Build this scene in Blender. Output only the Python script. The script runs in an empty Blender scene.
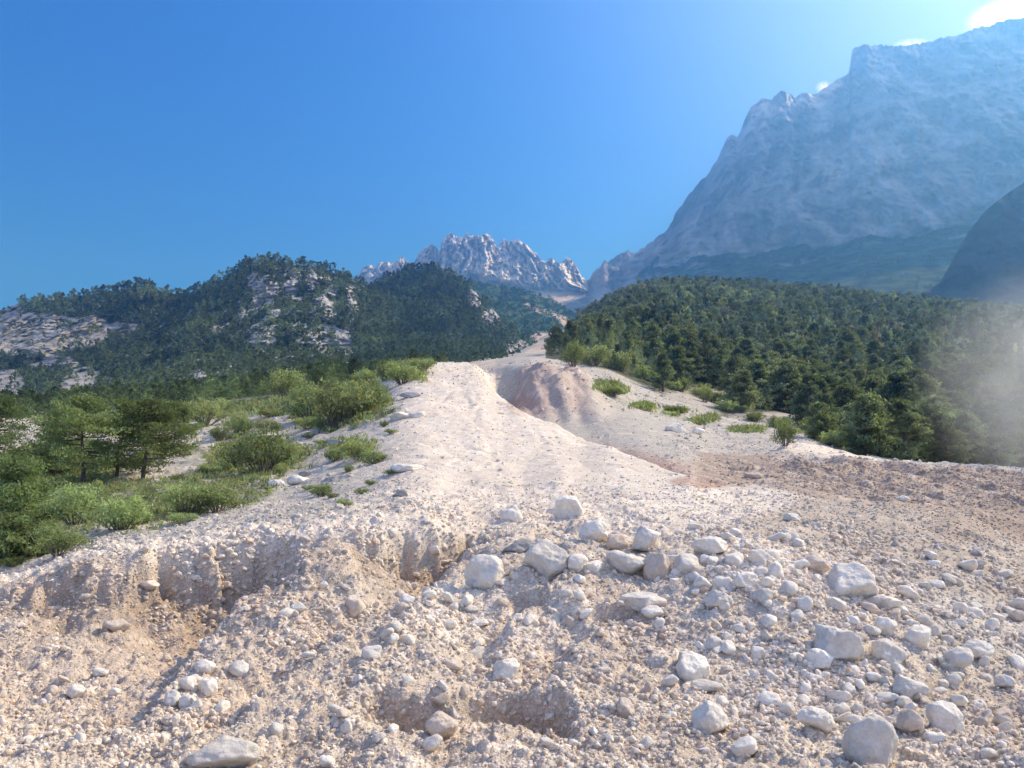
import bpy, bmesh, math, random
import numpy as np

random.seed(7)
RNG = np.random.default_rng(7)
C = bpy.context.scene.collection
F = 773.0
HOR = 493.0
PITCH = math.atan((HOR - 384.0) / F)
CP, SP = math.cos(PITCH), math.sin(PITCH)

# ------------------------------------------------------------------ noise
_perm = np.random.default_rng(3).permutation(4096).astype(np.int64)
_g = np.random.default_rng(4).normal(size=(4096, 3))
_g = (_g / np.linalg.norm(_g, axis=1, keepdims=True)).astype(np.float32)


def _h(i, j, k):
    return _perm[(_perm[(_perm[i & 4095] + j) & 4095] + k) & 4095]


def perlin(x, y, z):
    x = np.asarray(x, np.float64); y = np.asarray(y, np.float64); z = np.asarray(z, np.float64)
    x, y, z = np.broadcast_arrays(x, y, z)
    i = np.floor(x).astype(np.int64); j = np.floor(y).astype(np.int64); k = np.floor(z).astype(np.int64)
    fx = (x - i).astype(np.float32); fy = (y - j).astype(np.float32); fz = (z - k).astype(np.float32)
    u = fx * fx * fx * (fx * (fx * 6 - 15) + 10)
    v = fy * fy * fy * (fy * (fy * 6 - 15) + 10)
    w = fz * fz * fz * (fz * (fz * 6 - 15) + 10)
    r = 0
    for a in (0, 1):
        wa = u if a else 1 - u
        for b in (0, 1):
            wb = v if b else 1 - v
            for c in (0, 1):
                wc = w if c else 1 - w
                g = _g[_h(i + a, j + b, k + c)]
                r = r + wa * wb * wc * (g[..., 0] * (fx - a) + g[..., 1] * (fy - b) + g[..., 2] * (fz - c))
    return r * 1.6


def fbm(x, y, z, octv=4, lac=2.03, gain=0.5):
    s = 0; a = 1.0; t = 0
    for o in range(octv):
        s = s + a * perlin(x + 17.3 * o, y - 9.1 * o, z + 5.7 * o)
        t += a; a *= gain
        x = x * lac; y = y * lac; z = z * lac
    return s / t


def ridged(x, y, z, octv=5, lac=2.1, gain=0.5):
    s = 0; a = 1.0; t = 0
    for o in range(octv):
        n = 1 - np.abs(perlin(x + 31.3 * o, y + 7.7 * o, z - 3.1 * o)) * 2
        s = s + a * n; t += a; a *= gain
        x = x * lac; y = y * lac; z = z * lac
    return s / t


def hash2(i, j, s):
    a = _perm[(_perm[i & 4095] + j + 57 * s) & 4095]
    return a.astype(np.float32) / 4096.0, _perm[(a + 911) & 4095].astype(np.float32) / 4096.0, _perm[(a + 2003) & 4095].astype(np.float32) / 4096.0


def pebble(x, y, cell, seed, dens=0.75, rmin=0.2, rmax=0.55):
    gx = x / cell; gy = y / cell
    i0 = np.floor(gx).astype(np.int64); j0 = np.floor(gy).astype(np.int64)
    best = np.zeros(x.shape, np.float32); tone = np.zeros(x.shape, np.float32)
    for a in (-1, 0, 1):
        for b in (-1, 0, 1):
            ii = i0 + a; jj = j0 + b
            hx, hy, hr = hash2(ii, jj, seed)
            r = rmin + (rmax - rmin) * hr * hr
            r = np.where(np.modf(hr * 37.7)[0] < dens, r, 0)
            dx = (gx - ii - hx); dy = (gy - jj - hy)
            q = np.modf(hx * 91.7)[0] * 2 - 1
            e = (dx + q * dy) ** 2 * (1 + .5 * q) + dy ** 2
            h = np.sqrt(np.clip(r * r - e, 0, None))
            h = np.minimum(h, r * .62)
            m = h > best
            tone = np.where(m, hy, tone)
            best = np.where(m, h, best)
    return best * cell, tone


def smooth(a, b, x):
    t = np.clip((x - a) / (b - a), 0, 1)
    return t * t * (3 - 2 * t)


def pchip(xk, yk, x):
    xk = np.asarray(xk, float); yk = np.asarray(yk, float)
    h = np.diff(xk); d = np.diff(yk, axis=0) / h.reshape((-1,) + (1,) * (yk.ndim - 1))
    m = np.zeros_like(yk)
    hs = h.reshape((-1,) + (1,) * (yk.ndim - 1))
    w1 = 2 * hs[1:] + hs[:-1]; w2 = hs[1:] + 2 * hs[:-1]
    with np.errstate(all='ignore'):
        mm = (w1 + w2) / (w1 / d[:-1] + w2 / d[1:])
    m[1:-1] = np.where(d[:-1] * d[1:] > 0, mm, 0)
    m[0] = d[0]; m[-1] = d[-1]
    i = np.clip(np.searchsorted(xk, x) - 1, 0, len(xk) - 2)
    sh = (-1,) + (1,) * (yk.ndim - 1)
    t = ((x - xk[i]) / h[i]).reshape(sh); t = np.clip(t, 0, 1); hh = h[i].reshape(sh)
    return ((1 + 2 * t) * (1 - t) ** 2 * yk[i] + t * (1 - t) ** 2 * hh * m[i]
            + t * t * (3 - 2 * t) * yk[i + 1] + t * t * (t - 1) * hh * m[i + 1])


def pix_to_world(u, v, d):
    """world point at forward distance d seen from the viewpoint (origin)"""
    xc = (u - 512.0) / F; yc = (384.0 - v) / F
    dy = CP - yc * SP
    t = d / dy
    return t * xc, d + 0 * t, t * (SP + yc * CP)


def world_to_pix(X, Y, Z):
    f = Y * CP + Z * SP
    up = -Y * SP + Z * CP
    return 512 + F * X / f, 384 - F * up / f


# ------------------------------------------------------------------ mesh and material helpers
def np_mesh(name, V, faces, col=None, smooth_shade=True):
    """faces: list of integer arrays (n,3) or (n,4)"""
    me = bpy.data.meshes.new(name)
    V = np.ascontiguousarray(V, np.float32)
    if not isinstance(faces, list):
        faces = [faces]
    tot = sum(f.size for f in faces); npoly = sum(len(f) for f in faces)
    me.vertices.add(len(V)); me.vertices.foreach_set('co', V.ravel())
    me.loops.add(tot); me.loops.foreach_set('vertex_index', np.concatenate([f.ravel() for f in faces]).astype(np.int32))
    me.polygons.add(npoly)
    st = []; o = 0
    for f in faces:
        k = f.shape[1]
        st.append(o + np.arange(len(f)) * k); o += f.size
    me.polygons.foreach_set('loop_start', np.concatenate(st).astype(np.int32))
    me.polygons.foreach_set('use_smooth', np.full(npoly, smooth_shade, bool))
    me.update(calc_edges=True)
    if col is not None:
        a = me.color_attributes.new('tint', 'FLOAT_COLOR', 'POINT')
        c = np.ones((len(V), 4), np.float32); c[:, :3] = col
        a.data.foreach_set('color', c.ravel())
    return me


def link(name, me, mat=None, parent=None, loc=None):
    o = bpy.data.objects.new(name, me)
    C.objects.link(o)
    if mat is not None and me is not None:
        if not me.materials:
            me.materials.append(mat)
    if parent is not None:
        o.parent = parent
    if loc is not None:
        o.location = loc
    return o


def tag(o, label=None, cat=None, group=None, kind=None):
    if label: o['label'] = label
    if cat: o['category'] = cat
    if group: o['group'] = group
    if kind: o['kind'] = kind
    return o


def grid_faces(nr, nc):
    i = np.arange((nr - 1) * (nc - 1)); r = i // (nc - 1); c = i % (nc - 1)
    a = r * nc + c
    return np.stack([a, a + 1, a + nc + 1, a + nc], 1)


class NT:
    def __init__(s, name):
        s.m = bpy.data.materials.new(name); s.m.use_nodes = True
        s.t = s.m.node_tree; s.t.nodes.clear()
        s.out = s.t.nodes.new('ShaderNodeOutputMaterial')

    def n(s, typ, **kw):
        nd = s.t.nodes.new(typ)
        for k, v in kw.items():
            if k.startswith('i_'):
                nd.inputs[k[2:]].default_value = v
            else:
                setattr(nd, k, v)
        return nd

    def l(s, a, b):
        s.t.links.new(a, b)


def noise_mul(T, base_socket, scale, lo, hi, coord, detail=6, rough=.6):
    """multiply a colour by a noise in lo..hi"""
    nz = T.n('ShaderNodeTexNoise', i_Scale=scale, i_Detail=detail, i_Roughness=rough)
    T.l(coord, nz.inputs['Vector'])
    mr = T.n('ShaderNodeMapRange'); mr.inputs['From Min'].default_value = .3; mr.inputs['From Max'].default_value = .7
    mr.inputs['To Min'].default_value = lo; mr.inputs['To Max'].default_value = hi
    T.l(nz.outputs['Fac'], mr.inputs['Value'])
    mx = T.n('ShaderNodeVectorMath', operation='SCALE')
    T.l(base_socket, mx.inputs[0]); T.l(mr.outputs[0], mx.inputs['Scale'])
    return mx.outputs[0]


def mat_ground(name, fine, bump_h, second=None, rough=.95):
    T = NT(name)
    at = T.n('ShaderNodeAttribute', attribute_name='tint')
    geo = T.n('ShaderNodeNewGeometry')
    pos = geo.outputs['Position']
    c = at.outputs['Color']
    c = noise_mul(T, c, fine, .78, 1.2, pos)
    c = noise_mul(T, c, fine * .13, .85, 1.13, pos)
    vo = T.n('ShaderNodeTexVoronoi', i_Scale=fine * 1.3, i_Randomness=1.0)
    T.l(pos, vo.inputs['Vector'])
    sep = T.n('ShaderNodeSeparateColor'); T.l(vo.outputs['Color'], sep.inputs[0])
    mr = T.n('ShaderNodeMapRange'); mr.inputs['To Min'].default_value = .8; mr.inputs['To Max'].default_value = 1.18
    T.l(sep.outputs[0], mr.inputs['Value'])
    mx = T.n('ShaderNodeVectorMath', operation='SCALE'); T.l(c, mx.inputs[0]); T.l(mr.outputs[0], mx.inputs['Scale'])
    bs = T.n('ShaderNodeBsdfPrincipled', i_Roughness=rough)
    bs.inputs['Specular IOR Level'].default_value = .15
    T.l(mx.outputs[0], bs.inputs['Base Color'])
    nz = T.n('ShaderNodeTexNoise', i_Scale=fine * 1.7, i_Detail=8, i_Roughness=.7); T.l(pos, nz.inputs['Vector'])
    ad = T.n('ShaderNodeMath', operation='MULTIPLY_ADD'); T.l(vo.outputs['Distance'], ad.inputs[0]); ad.inputs[1].default_value = -.8
    T.l(nz.outputs['Fac'], ad.inputs[2])
    bp = T.n('ShaderNodeBump', i_Strength=.8, i_Distance=bump_h)
    T.l(ad.outputs[0], bp.inputs['Height']); T.l(bp.outputs[0], bs.inputs['Normal'])
    T.l(bs.outputs[0], T.out.inputs[0])
    return T.m


def mat_rock(name, scale, bump_h, c_lo=.75, c_hi=1.2, stretch=(1, 1, .35)):
    """mountain rock: tint attribute x vertically stretched noise"""
    T = NT(name)
    at = T.n('ShaderNodeAttribute', attribute_name='tint')
    geo = T.n('ShaderNodeNewGeometry')
    mp = T.n('ShaderNodeMapping'); mp.inputs['Scale'].default_value = stretch
    T.l(geo.outputs['Position'], mp.inputs['Vector'])
    c = noise_mul(T, at.outputs['Color'], scale, c_lo, c_hi, mp.outputs[0], 10, .68)
    c = noise_mul(T, c, scale * 6, .8, 1.2, mp.outputs[0], 8, .75)
    rn = T.n('ShaderNodeTexNoise', i_Scale=scale * 1.6, i_Detail=9, i_Roughness=.6); rn.noise_type = 'RIDGED_MULTIFRACTAL'
    T.l(mp.outputs[0], rn.inputs['Vector'])
    rm = T.n('ShaderNodeMapRange'); rm.inputs['From Min'].default_value = .2; rm.inputs['From Max'].default_value = 1.6
    rm.inputs['To Min'].default_value = 1.14; rm.inputs['To Max'].default_value = .74
    T.l(rn.outputs['Fac'], rm.inputs['Value'])
    rx = T.n('ShaderNodeVectorMath', operation='SCALE'); T.l(c, rx.inputs[0]); T.l(rm.outputs[0], rx.inputs['Scale']); c = rx.outputs[0]
    bs = T.n('ShaderNodeBsdfPrincipled', i_Roughness=.95)
    bs.inputs['Specular IOR Level'].default_value = .1
    T.l(c, bs.inputs['Base Color'])
    nz = T.n('ShaderNodeTexNoise', i_Scale=scale * 1.5, i_Detail=12, i_Roughness=.7); T.l(mp.outputs[0], nz.inputs['Vector'])
    bp = T.n('ShaderNodeBump', i_Strength=1.0, i_Distance=bump_h)
    T.l(nz.outputs['Fac'], bp.inputs['Height']); T.l(bp.outputs[0], bs.inputs['Normal'])
    T.l(bs.outputs[0], T.out.inputs[0])
    return T.m


def mat_stone(name, col, var=.12, warm=.0):
    T = NT(name)
    tc = T.n('ShaderNodeTexCoord'); oi = T.n('ShaderNodeObjectInfo')
    geo = T.n('ShaderNodeNewGeometry')
    pos = geo.outputs['Position']
    rgb = T.n('ShaderNodeRGB'); rgb.outputs[0].default_value = (*col, 1)
    c = noise_mul(T, rgb.outputs[0], 2.4, .9, 1.1, pos, 8, .65)
    c = noise_mul(T, c, 26, .86, 1.12, pos, 6, .75)
    c = noise_mul(T, c, 7, .86, 1.14, pos, 8, .75)
    # dust stain
    nz = T.n('ShaderNodeTexNoise', i_Scale=5.0, i_Detail=5); T.l(pos, nz.inputs['Vector'])
    cr = T.n('ShaderNodeMapRange'); cr.inputs['From Min'].default_value = .5; cr.inputs['From Max'].default_value = .72
    cr.inputs['To Max'].default_value = .22
    T.l(nz.outputs['Fac'], cr.inputs['Value'])
    mix = T.n('ShaderNodeMix', data_type='RGBA')
    mix.inputs['B'].default_value = (.47, .37, .27, 1)
    T.l(cr.outputs[0], mix.inputs['Factor']); T.l(c, mix.inputs['A'])
    mr = T.n('ShaderNodeMapRange'); mr.inputs['To Min'].default_value = 1 - var; mr.inputs['To Max'].default_value = 1 + var
    T.l(oi.outputs['Random'], mr.inputs['Value'])
    mx = T.n('ShaderNodeVectorMath', operation='SCALE'); T.l(mix.outputs['Result'], mx.inputs[0]); T.l(mr.outputs[0], mx.inputs['Scale'])
    bs = T.n('ShaderNodeBsdfPrincipled', i_Roughness=.92)
    bs.inputs['Specular IOR Level'].default_value = .2
    T.l(mx.outputs[0], bs.inputs['Base Color'])
    n2 = T.n('ShaderNodeTexNoise', i_Scale=11, i_Detail=12, i_Roughness=.75); T.l(pos, n2.inputs['Vector'])
    bp = T.n('ShaderNodeBump', i_Strength=.9, i_Distance=.05)
    T.l(n2.outputs['Fac'], bp.inputs['Height']); T.l(bp.outputs[0], bs.inputs['Normal'])
    T.l(bs.outputs[0], T.out.inputs[0])
    return T.m


def mat_leaf(name, col, trans=.35, var=.35, use_attr=False, noise_scale=.6):
    T = NT(name)
    geo = T.n('ShaderNodeNewGeometry'); oi = T.n('ShaderNodeObjectInfo')
    at = T.n('ShaderNodeAttribute', attribute_name='tint')
    if use_attr:
        base = at.outputs['Color']
    else:
        rgb = T.n('ShaderNodeRGB'); rgb.outputs[0].default_value = (*col, 1)
        mm = T.n('ShaderNodeVectorMath', operation='MULTIPLY'); T.l(rgb.outputs[0], mm.inputs[0]); T.l(at.outputs['Color'], mm.inputs[1])
        hv = T.n('ShaderNodeHueSaturation'); T.l(mm.outputs[0], hv.inputs['Color'])
        mr = T.n('ShaderNodeMapRange'); mr.inputs['To Min'].default_value = 1 - var; mr.inputs['To Max'].default_value = 1 + var
        T.l(oi.outputs['Random'], mr.inputs['Value']); T.l(mr.outputs[0], hv.inputs['Value'])
        mr2 = T.n('ShaderNodeMapRange'); mr2.inputs['To Min'].default_value = .485; mr2.inputs['To Max'].default_value = .515
        ws = T.n('ShaderNodeMath', operation='FRACT'); mu = T.n('ShaderNodeMath', operation='MULTIPLY'); mu.inputs[1].default_value = 13.7
        T.l(oi.outputs['Random'], mu.inputs[0]); T.l(mu.outputs[0], ws.inputs[0]); T.l(ws.outputs[0], mr2.inputs['Value'])
        T.l(mr2.outputs[0], hv.inputs['Hue'])
        base = hv.outputs[0]
    c = noise_mul(T, base, noise_scale, .65, 1.35, geo.outputs['Position'], 4, .6)
    df = T.n('ShaderNodeBsdfDiffuse'); tr = T.n('ShaderNodeBsdfTranslucent')
    T.l(c, df.inputs[0])
    sc = T.n('ShaderNodeVectorMath', operation='MULTIPLY'); T.l(c, sc.inputs[0]); sc.inputs[1].default_value = (1.25, 1.3, .7)
    T.l(sc.outputs[0], tr.inputs[0])
    mx = T.n('ShaderNodeMixShader'); mx.inputs[0].default_value = trans
    T.l(df.outputs[0], mx.inputs[1]); T.l(tr.outputs[0], mx.inputs[2]); T.l(mx.outputs[0], T.out.inputs[0])
    return T.m


# ------------------------------------------------------------------ camera, world, sun
cam_d = bpy.data.cameras.new('camera'); cam = bpy.data.objects.new('camera', cam_d); C.objects.link(cam)
cam_d.sensor_width = 36; cam_d.lens = F * 36 / 1024
cam_d.clip_start = .1; cam_d.clip_end = 60000
cam.rotation_euler = (math.pi / 2 + PITCH, 0, 0)
sc = bpy.context.scene
sc.camera = cam
sc.view_settings.view_transform = 'Standard'; sc.view_settings.look = 'None'
sc.view_settings.exposure = 0; sc.view_settings.gamma = 1
sc.cycles.max_bounces = 5; sc.cycles.diffuse_bounces = 3; sc.cycles.transmission_bounces = 3
sc.cycles.volume_bounces = 1
sc.cycles.use_denoising = True

SUN_AZ = math.radians(65)     # to the right of the view direction
SUN_EL = math.radians(42)
w = bpy.data.worlds.new('World'); sc.world = w; w.use_nodes = True
nt = w.node_tree; nt.nodes.clear()
sky = nt.nodes.new('ShaderNodeTexSky'); sky.sky_type = 'NISHITA'; sky.sun_disc = False
sky.sun_elevation = SUN_EL; sky.sun_rotation = SUN_AZ
sky.altitude = 600; sky.air_density = 1.0; sky.dust_density = .15; sky.ozone_density = 4.5
bg = nt.nodes.new('ShaderNodeBackground'); bg.inputs[1].default_value = .15
wo = nt.nodes.new('ShaderNodeOutputWorld')
tn = nt.nodes.new('ShaderNodeVectorMath'); tn.operation = 'MULTIPLY'; tn.inputs[1].default_value = (.14, .60, 1.30)
# broad bright aureole of hazy air around the sun
SDIR = (math.sin(SUN_AZ) * math.cos(SUN_EL), math.cos(SUN_AZ) * math.cos(SUN_EL), math.sin(SUN_EL))
wtc = nt.nodes.new('ShaderNodeTexCoord')
wn = nt.nodes.new('ShaderNodeVectorMath'); wn.operation = 'NORMALIZE'; nt.links.new(wtc.outputs['Generated'], wn.inputs[0])
wd_ = nt.nodes.new('ShaderNodeVectorMath'); wd_.operation = 'DOT_PRODUCT'; wd_.inputs[1].default_value = SDIR; nt.links.new(wn.outputs[0], wd_.inputs[0])
wm = nt.nodes.new('ShaderNodeMath'); wm.operation = 'MAXIMUM'; wm.inputs[1].default_value = 0; nt.links.new(wd_.outputs['Value'], wm.inputs[0])
wp_ = nt.nodes.new('ShaderNodeMath'); wp_.operation = 'POWER'; wp_.inputs[1].default_value = 8.0; nt.links.new(wm.outputs[0], wp_.inputs[0])
wsx = nt.nodes.new('ShaderNodeVectorMath'); wsx.operation = 'SCALE'; wsx.inputs[0].default_value = (7.6, 7.5, 6.7); nt.links.new(wp_.outputs[0], wsx.inputs['Scale'])
wad = nt.nodes.new('ShaderNodeVectorMath'); wad.operation = 'ADD'
nt.links.new(sky.outputs[0], tn.inputs[0]); nt.links.new(tn.outputs[0], wad.inputs[0]); nt.links.new(wsx.outputs[0], wad.inputs[1]); 
# added warm-white sky glow behind the viewpoint, fill light for sides facing it
wb = nt.nodes.new('ShaderNodeVectorMath'); wb.operation = 'DOT_PRODUCT'; wb.inputs[1].default_value = (.15, -.88, .45); nt.links.new(wn.outputs[0], wb.inputs[0])
wbm = nt.nodes.new('ShaderNodeMath'); wbm.operation = 'MAXIMUM'; wbm.inputs[1].default_value = 0; nt.links.new(wb.outputs['Value'], wbm.inputs[0])
wbp = nt.nodes.new('ShaderNodeMath'); wbp.operation = 'POWER'; wbp.inputs[1].default_value = 2.0; nt.links.new(wbm.outputs[0], wbp.inputs[0])
wbs = nt.nodes.new('ShaderNodeVectorMath'); wbs.operation = 'SCALE'; wbs.inputs[0].default_value = (4.0, 3.45, 2.7); nt.links.new(wbp.outputs[0], wbs.inputs['Scale'])
wa2 = nt.nodes.new('ShaderNodeVectorMath'); wa2.operation = 'ADD'
nt.links.new(wad.outputs[0], wa2.inputs[0]); nt.links.new(wbs.outputs[0], wa2.inputs[1]); nt.links.new(wa2.outputs[0], bg.inputs[0]); nt.links.new(bg.outputs[0], wo.inputs[0])

sd = bpy.data.lights.new('sun', 'SUN'); sd.energy = 5.0; sd.angle = math.radians(.5); sd.color = (1, .955, .87)
so = bpy.data.objects.new('sun', sd); C.objects.link(so)
S = np.array([math.sin(SUN_AZ) * math.cos(SUN_EL), math.cos(SUN_AZ) * math.cos(SUN_EL), math.sin(SUN_EL)])
from mathutils import Vector, Matrix, Euler
so.rotation_euler = Vector(S).to_track_quat('Z', 'Y').to_euler()

# ------------------------------------------------------------------ GROUND: screes, debris channel, forest floor
COLS = {
    -700: [(3, 1010), (6, 770), (9, 675), (11, 630), (14, 600), (20, 565), (30, 535), (50, 505), (80, 475), (120, 455), (200, 430), (350, 400), (600, 380), (800, 375)],
    -150: [(3, 1010), (6, 770), (9, 672), (11, 625), (11.6, 612), (14, 596), (20, 560), (30, 520), (50, 470), (80, 432), (120, 412), (200, 402), (350, 398), (800, 395)],
    0: [(3, 1010), (6, 768), (9, 668), (11, 612), (11.8, 590), (14, 578), (20, 545), (30, 508), (50, 462), (80, 432), (120, 418), (200, 412), (350, 408), (800, 402)],
    80: [(3, 1010), (6, 768), (9, 660), (11, 602), (12, 563), (12.5, 557), (15, 552), (20, 530), (30, 500), (50, 458), (80, 432), (120, 415), (200, 408), (350, 405), (800, 400)],
    170: [(3, 1010), (6, 768), (9, 650), (11, 598), (12.1, 552), (12.7, 543), (15, 537), (20, 520), (30, 492), (50, 450), (80, 425), (120, 408), (200, 400), (350, 398), (800, 395)],
    240: [(3, 1010), (6, 768), (9, 640), (11, 588), (12.2, 545), (12.9, 532), (15, 528), (20, 515), (30, 488), (50, 446), (80, 418), (120, 402), (200, 394), (350, 392), (800, 390)],
    300: [(3, 1010), (6, 768), (9, 635), (11, 572), (12.2, 537), (13, 524), (15, 520), (20, 508), (30, 480), (50, 436), (80, 408), (120, 394), (200, 388), (350, 386), (800, 384)],
    360: [(3, 1010), (6, 768), (9, 630), (11, 565), (12.4, 530), (13.3, 517), (16, 508), (20, 497), (30, 463), (50, 420), (80, 395), (110, 383), (200, 381), (350, 380), (800, 378)],
    420: [(3, 1010), (6, 768), (9, 632), (11, 572), (12.6, 533), (13.6, 516), (16, 503), (20, 486), (30, 448), (50, 403), (75, 374), (92, 363), (110, 366), (200, 368), (350, 368), (800, 366)],
    470: [(3, 1010), (6, 768), (8, 680), (10, 606), (11.4, 575), (13, 545), (16, 515), (20, 490), (30, 450), (50, 405), (75, 374), (92, 364), (110, 366), (200, 366), (350, 364), (800, 362)],
    505: [(3, 1010), (6, 768), (8, 680), (10, 598), (11, 570), (13, 542), (16, 513), (20, 490), (30, 453), (50, 411), (60, 399), (66, 404), (72, 392), (80, 378), (95, 364), (200, 360), (350, 358), (800, 356)],
    530: [(3, 1010), (6, 768), (8, 680), (10, 592), (11, 566), (13, 541), (16, 512), (20, 490), (30, 455), (46, 419), (52, 414), (54, 424), (60, 414), (64, 384), (70, 367), (95, 362), (200, 356), (350, 352), (800, 345)],
    560: [(3, 1010), (6, 768), (8, 678), (10, 590), (11, 563), (12.5, 545), (15, 520), (20, 485), (30, 455), (42, 430), (46, 426), (49, 440), (58, 421), (62, 385), (67, 368), (90, 367), (150, 358), (300, 350), (500, 340), (800, 330)],
    580: [(3, 1010), (6, 768), (8, 675), (10, 590), (11, 560), (12, 547), (14, 525), (17, 505), (22, 480), (30, 457), (38, 441), (41, 437), (44, 454), (49, 440), (57, 424), (63, 392), (69, 371), (92, 369), (150, 355), (300, 345), (500, 332), (650, 322), (800, 330)],
    610: [(3, 1010), (6, 768), (8, 677), (10, 592), (11, 562), (12, 548), (14, 526), (17, 505), (22, 480), (29, 457), (35, 446), (38, 463), (43, 447), (52, 429), (64, 408), (78, 385), (92, 374), (105, 371), (160, 352), (300, 335), (500, 315), (650, 307), (800, 315)],
    640: [(3, 1010), (6, 768), (8, 680), (10, 595), (11, 565), (12, 550), (14, 528), (17, 505), (22, 480), (27, 464), (30, 457), (32.5, 476), (37, 456), (45, 440), (58, 422), (74, 404), (90, 391), (105, 384), (160, 365), (280, 335), (450, 305), (620, 296), (680, 296), (800, 308)],
    685: [(3, 1010), (6, 768), (8, 676), (9.5, 610), (10.5, 567), (11.3, 546), (13, 534), (17, 508), (22, 482), (24.5, 474), (26.5, 490), (30, 471), (40, 452), (55, 433), (72, 416), (88, 404), (105, 398), (160, 378), (280, 338), (450, 302), (620, 290), (680, 289), (800, 300)],
    740: [(3, 1010), (6, 768), (7.5, 700), (9, 620), (10.3, 562), (11, 543), (12, 537), (15, 523), (20, 501), (28, 481), (38, 461), (55, 440), (72, 426), (85, 420), (100, 416), (160, 392), (260, 352), (420, 310), (600, 294), (660, 292), (800, 300)],
    800: [(3, 1010), (6, 768), (7.5, 700), (9, 620), (10.3, 570), (11.2, 550), (12.5, 541), (15, 526), (20, 503), (28, 482), (36, 461), (45, 447), (55, 440), (75, 436), (100, 426), (160, 397), (260, 355), (420, 314), (600, 298), (660, 296), (800, 304)],
    870: [(3, 1010), (6, 768), (7.5, 700), (9, 625), (10.5, 590), (12, 568), (15, 538), (18, 512), (20, 503), (23, 503), (27, 492), (34, 470), (39, 459), (46, 460), (70, 454), (100, 437), (160, 402), (260, 360), (420, 319), (600, 305), (660, 304), (800, 310)],
    950: [(3, 1010), (6, 768), (7.5, 705), (9, 640), (11, 600), (13, 570), (16, 535), (18.5, 512), (22, 510), (27, 495), (34, 473), (39, 464), (46, 467), (70, 462), (100, 444), (160, 408), (260, 366), (420, 326), (600, 312), (660, 311), (800, 317)],
    1024: [(3, 1010), (6, 768), (7.5, 710), (9, 655), (11, 615), (13, 585), (15, 562), (17, 548), (21, 540), (27, 506), (34, 478), (39, 470), (46, 473), (70, 468), (100, 450), (160, 415), (260, 372), (420, 333), (600, 320), (660, 318), (800, 323)],
    1200: [(3, 1010), (6, 770), (7.5, 715), (9, 665), (11, 630), (13, 605), (15, 590), (17, 578), (21, 562), (27, 525), (34, 495), (39, 486), (46, 488), (70, 478), (100, 458), (160, 420), (260, 378), (420, 338), (600, 325), (660, 323), (800, 328)],
    1724: [(3, 1010), (6, 775), (9, 690), (13, 635), (20, 585), (30, 545), (50, 510), (80, 485), (120, 460), (200, 425), (350, 385), (600, 362), (800, 365)],
}
ucols = sorted(COLS)
D_ROWS = np.concatenate([np.exp(np.linspace(math.log(3), math.log(100), 860)), np.exp(np.linspace(math.log(100), math.log(800), 160))[1:]])
U_ROWS = np.concatenate([np.linspace(-700, -60, 90)[:-1], np.arange(-60, 1085, 1.25), np.linspace(1085, 1724, 90)[1:]])
# shared anchors (near edge, gravel lip, crest of the debris, far end) keep ridges continuous between columns
LIP_U = [-150, 0, 80, 170, 240, 300, 360, 420, 480]; LIP_D = [11.7, 11.8, 12.5, 12.7, 12.9, 13.0, 13.3, 13.6, 13.4]
CR_U = [-700, 470, 505, 530, 560, 580, 610, 640, 685, 740, 1724]; CR_D = [92, 92, 60, 52, 46, 41, 35, 30, 24.5, 22, 22]
WN = np.linspace(0, 3, 1800)


_ud = np.arange(-760, 1790, 2.0)
_kr = np.exp(-np.linspace(-2.2, 2.2, 23) ** 2); _kr /= _kr.sum()
LIP_S = np.convolve(np.pad(np.interp(_ud, LIP_U, LIP_D), 11, 'edge'), _kr, 'valid')
CR_S = np.exp(np.convolve(np.pad(np.log(np.interp(_ud, CR_U, CR_D)), 11, 'edge'), _kr, 'valid'))


def wcoord(u, d):
    a, b = np.interp(u, _ud, LIP_S), np.interp(u, _ud, CR_S)
    l3, la, lb, le = math.log(3), np.log(a), np.log(b), math.log(800)
    ld = np.log(d)
    return np.where(ld < la, (ld - l3) / (la - l3), np.where(ld < lb, 1 + (ld - la) / (lb - la), 2 + (ld - lb) / (le - lb)))


tab = np.stack([pchip(wcoord(float(u), np.array([p[0] for p in COLS[u]], float)), [p[1] for p in COLS[u]], WN) for u in ucols], 0)
tabU = pchip(np.array(ucols, float), tab, U_ROWS)
VG = np.stack([np.interp(wcoord(U_ROWS[i], D_ROWS), WN, tabU[i]) for i in range(len(U_ROWS))], 1)
_pad = np.pad(VG, ((0, 0), (11, 11)), 'edge')
_sm = sum(_kr[k] * _pad[:, k:k + VG.shape[1]] for k in range(23))
_in = ((U_ROWS > -40) & (U_ROWS < 1065))[None, :]
VG = np.where(_in, _sm, VG)
UG, DG = np.meshgrid(U_ROWS, D_ROWS)


def col_of(u): return int(np.argmin(np.abs(U_ROWS - u)))


def depth_at_design(u, v):
    c = VG[:, col_of(u)]
    idx = np.argmax(c <= v)
    return D_ROWS[idx]


X, Y, Z = pix_to_world(UG, VG, DG)
X = X.copy(); Y = Y.copy(); Z = Z.copy()
# lumps, proportional to distance so nearby shape stays readable
n1 = fbm(X / 1.6, Y / 1.6, 0, 3); n2 = fbm(X / 6.5, Y / 6.5, 3.3, 3); n3 = fbm(X / 26, Y / 26, 9.1, 3); n4 = fbm(X / .45, Y / .45, 5, 3)
near = smooth(60, 25, DG)
Zn = np.minimum(.10, .007 * DG) * n1 * 1.2 + np.minimum(.35, .006 * DG) * n2 * 1.4 + np.minimum(2.5, .007 * DG) * n3 * 1.2 + .035 * n4 * near
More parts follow.
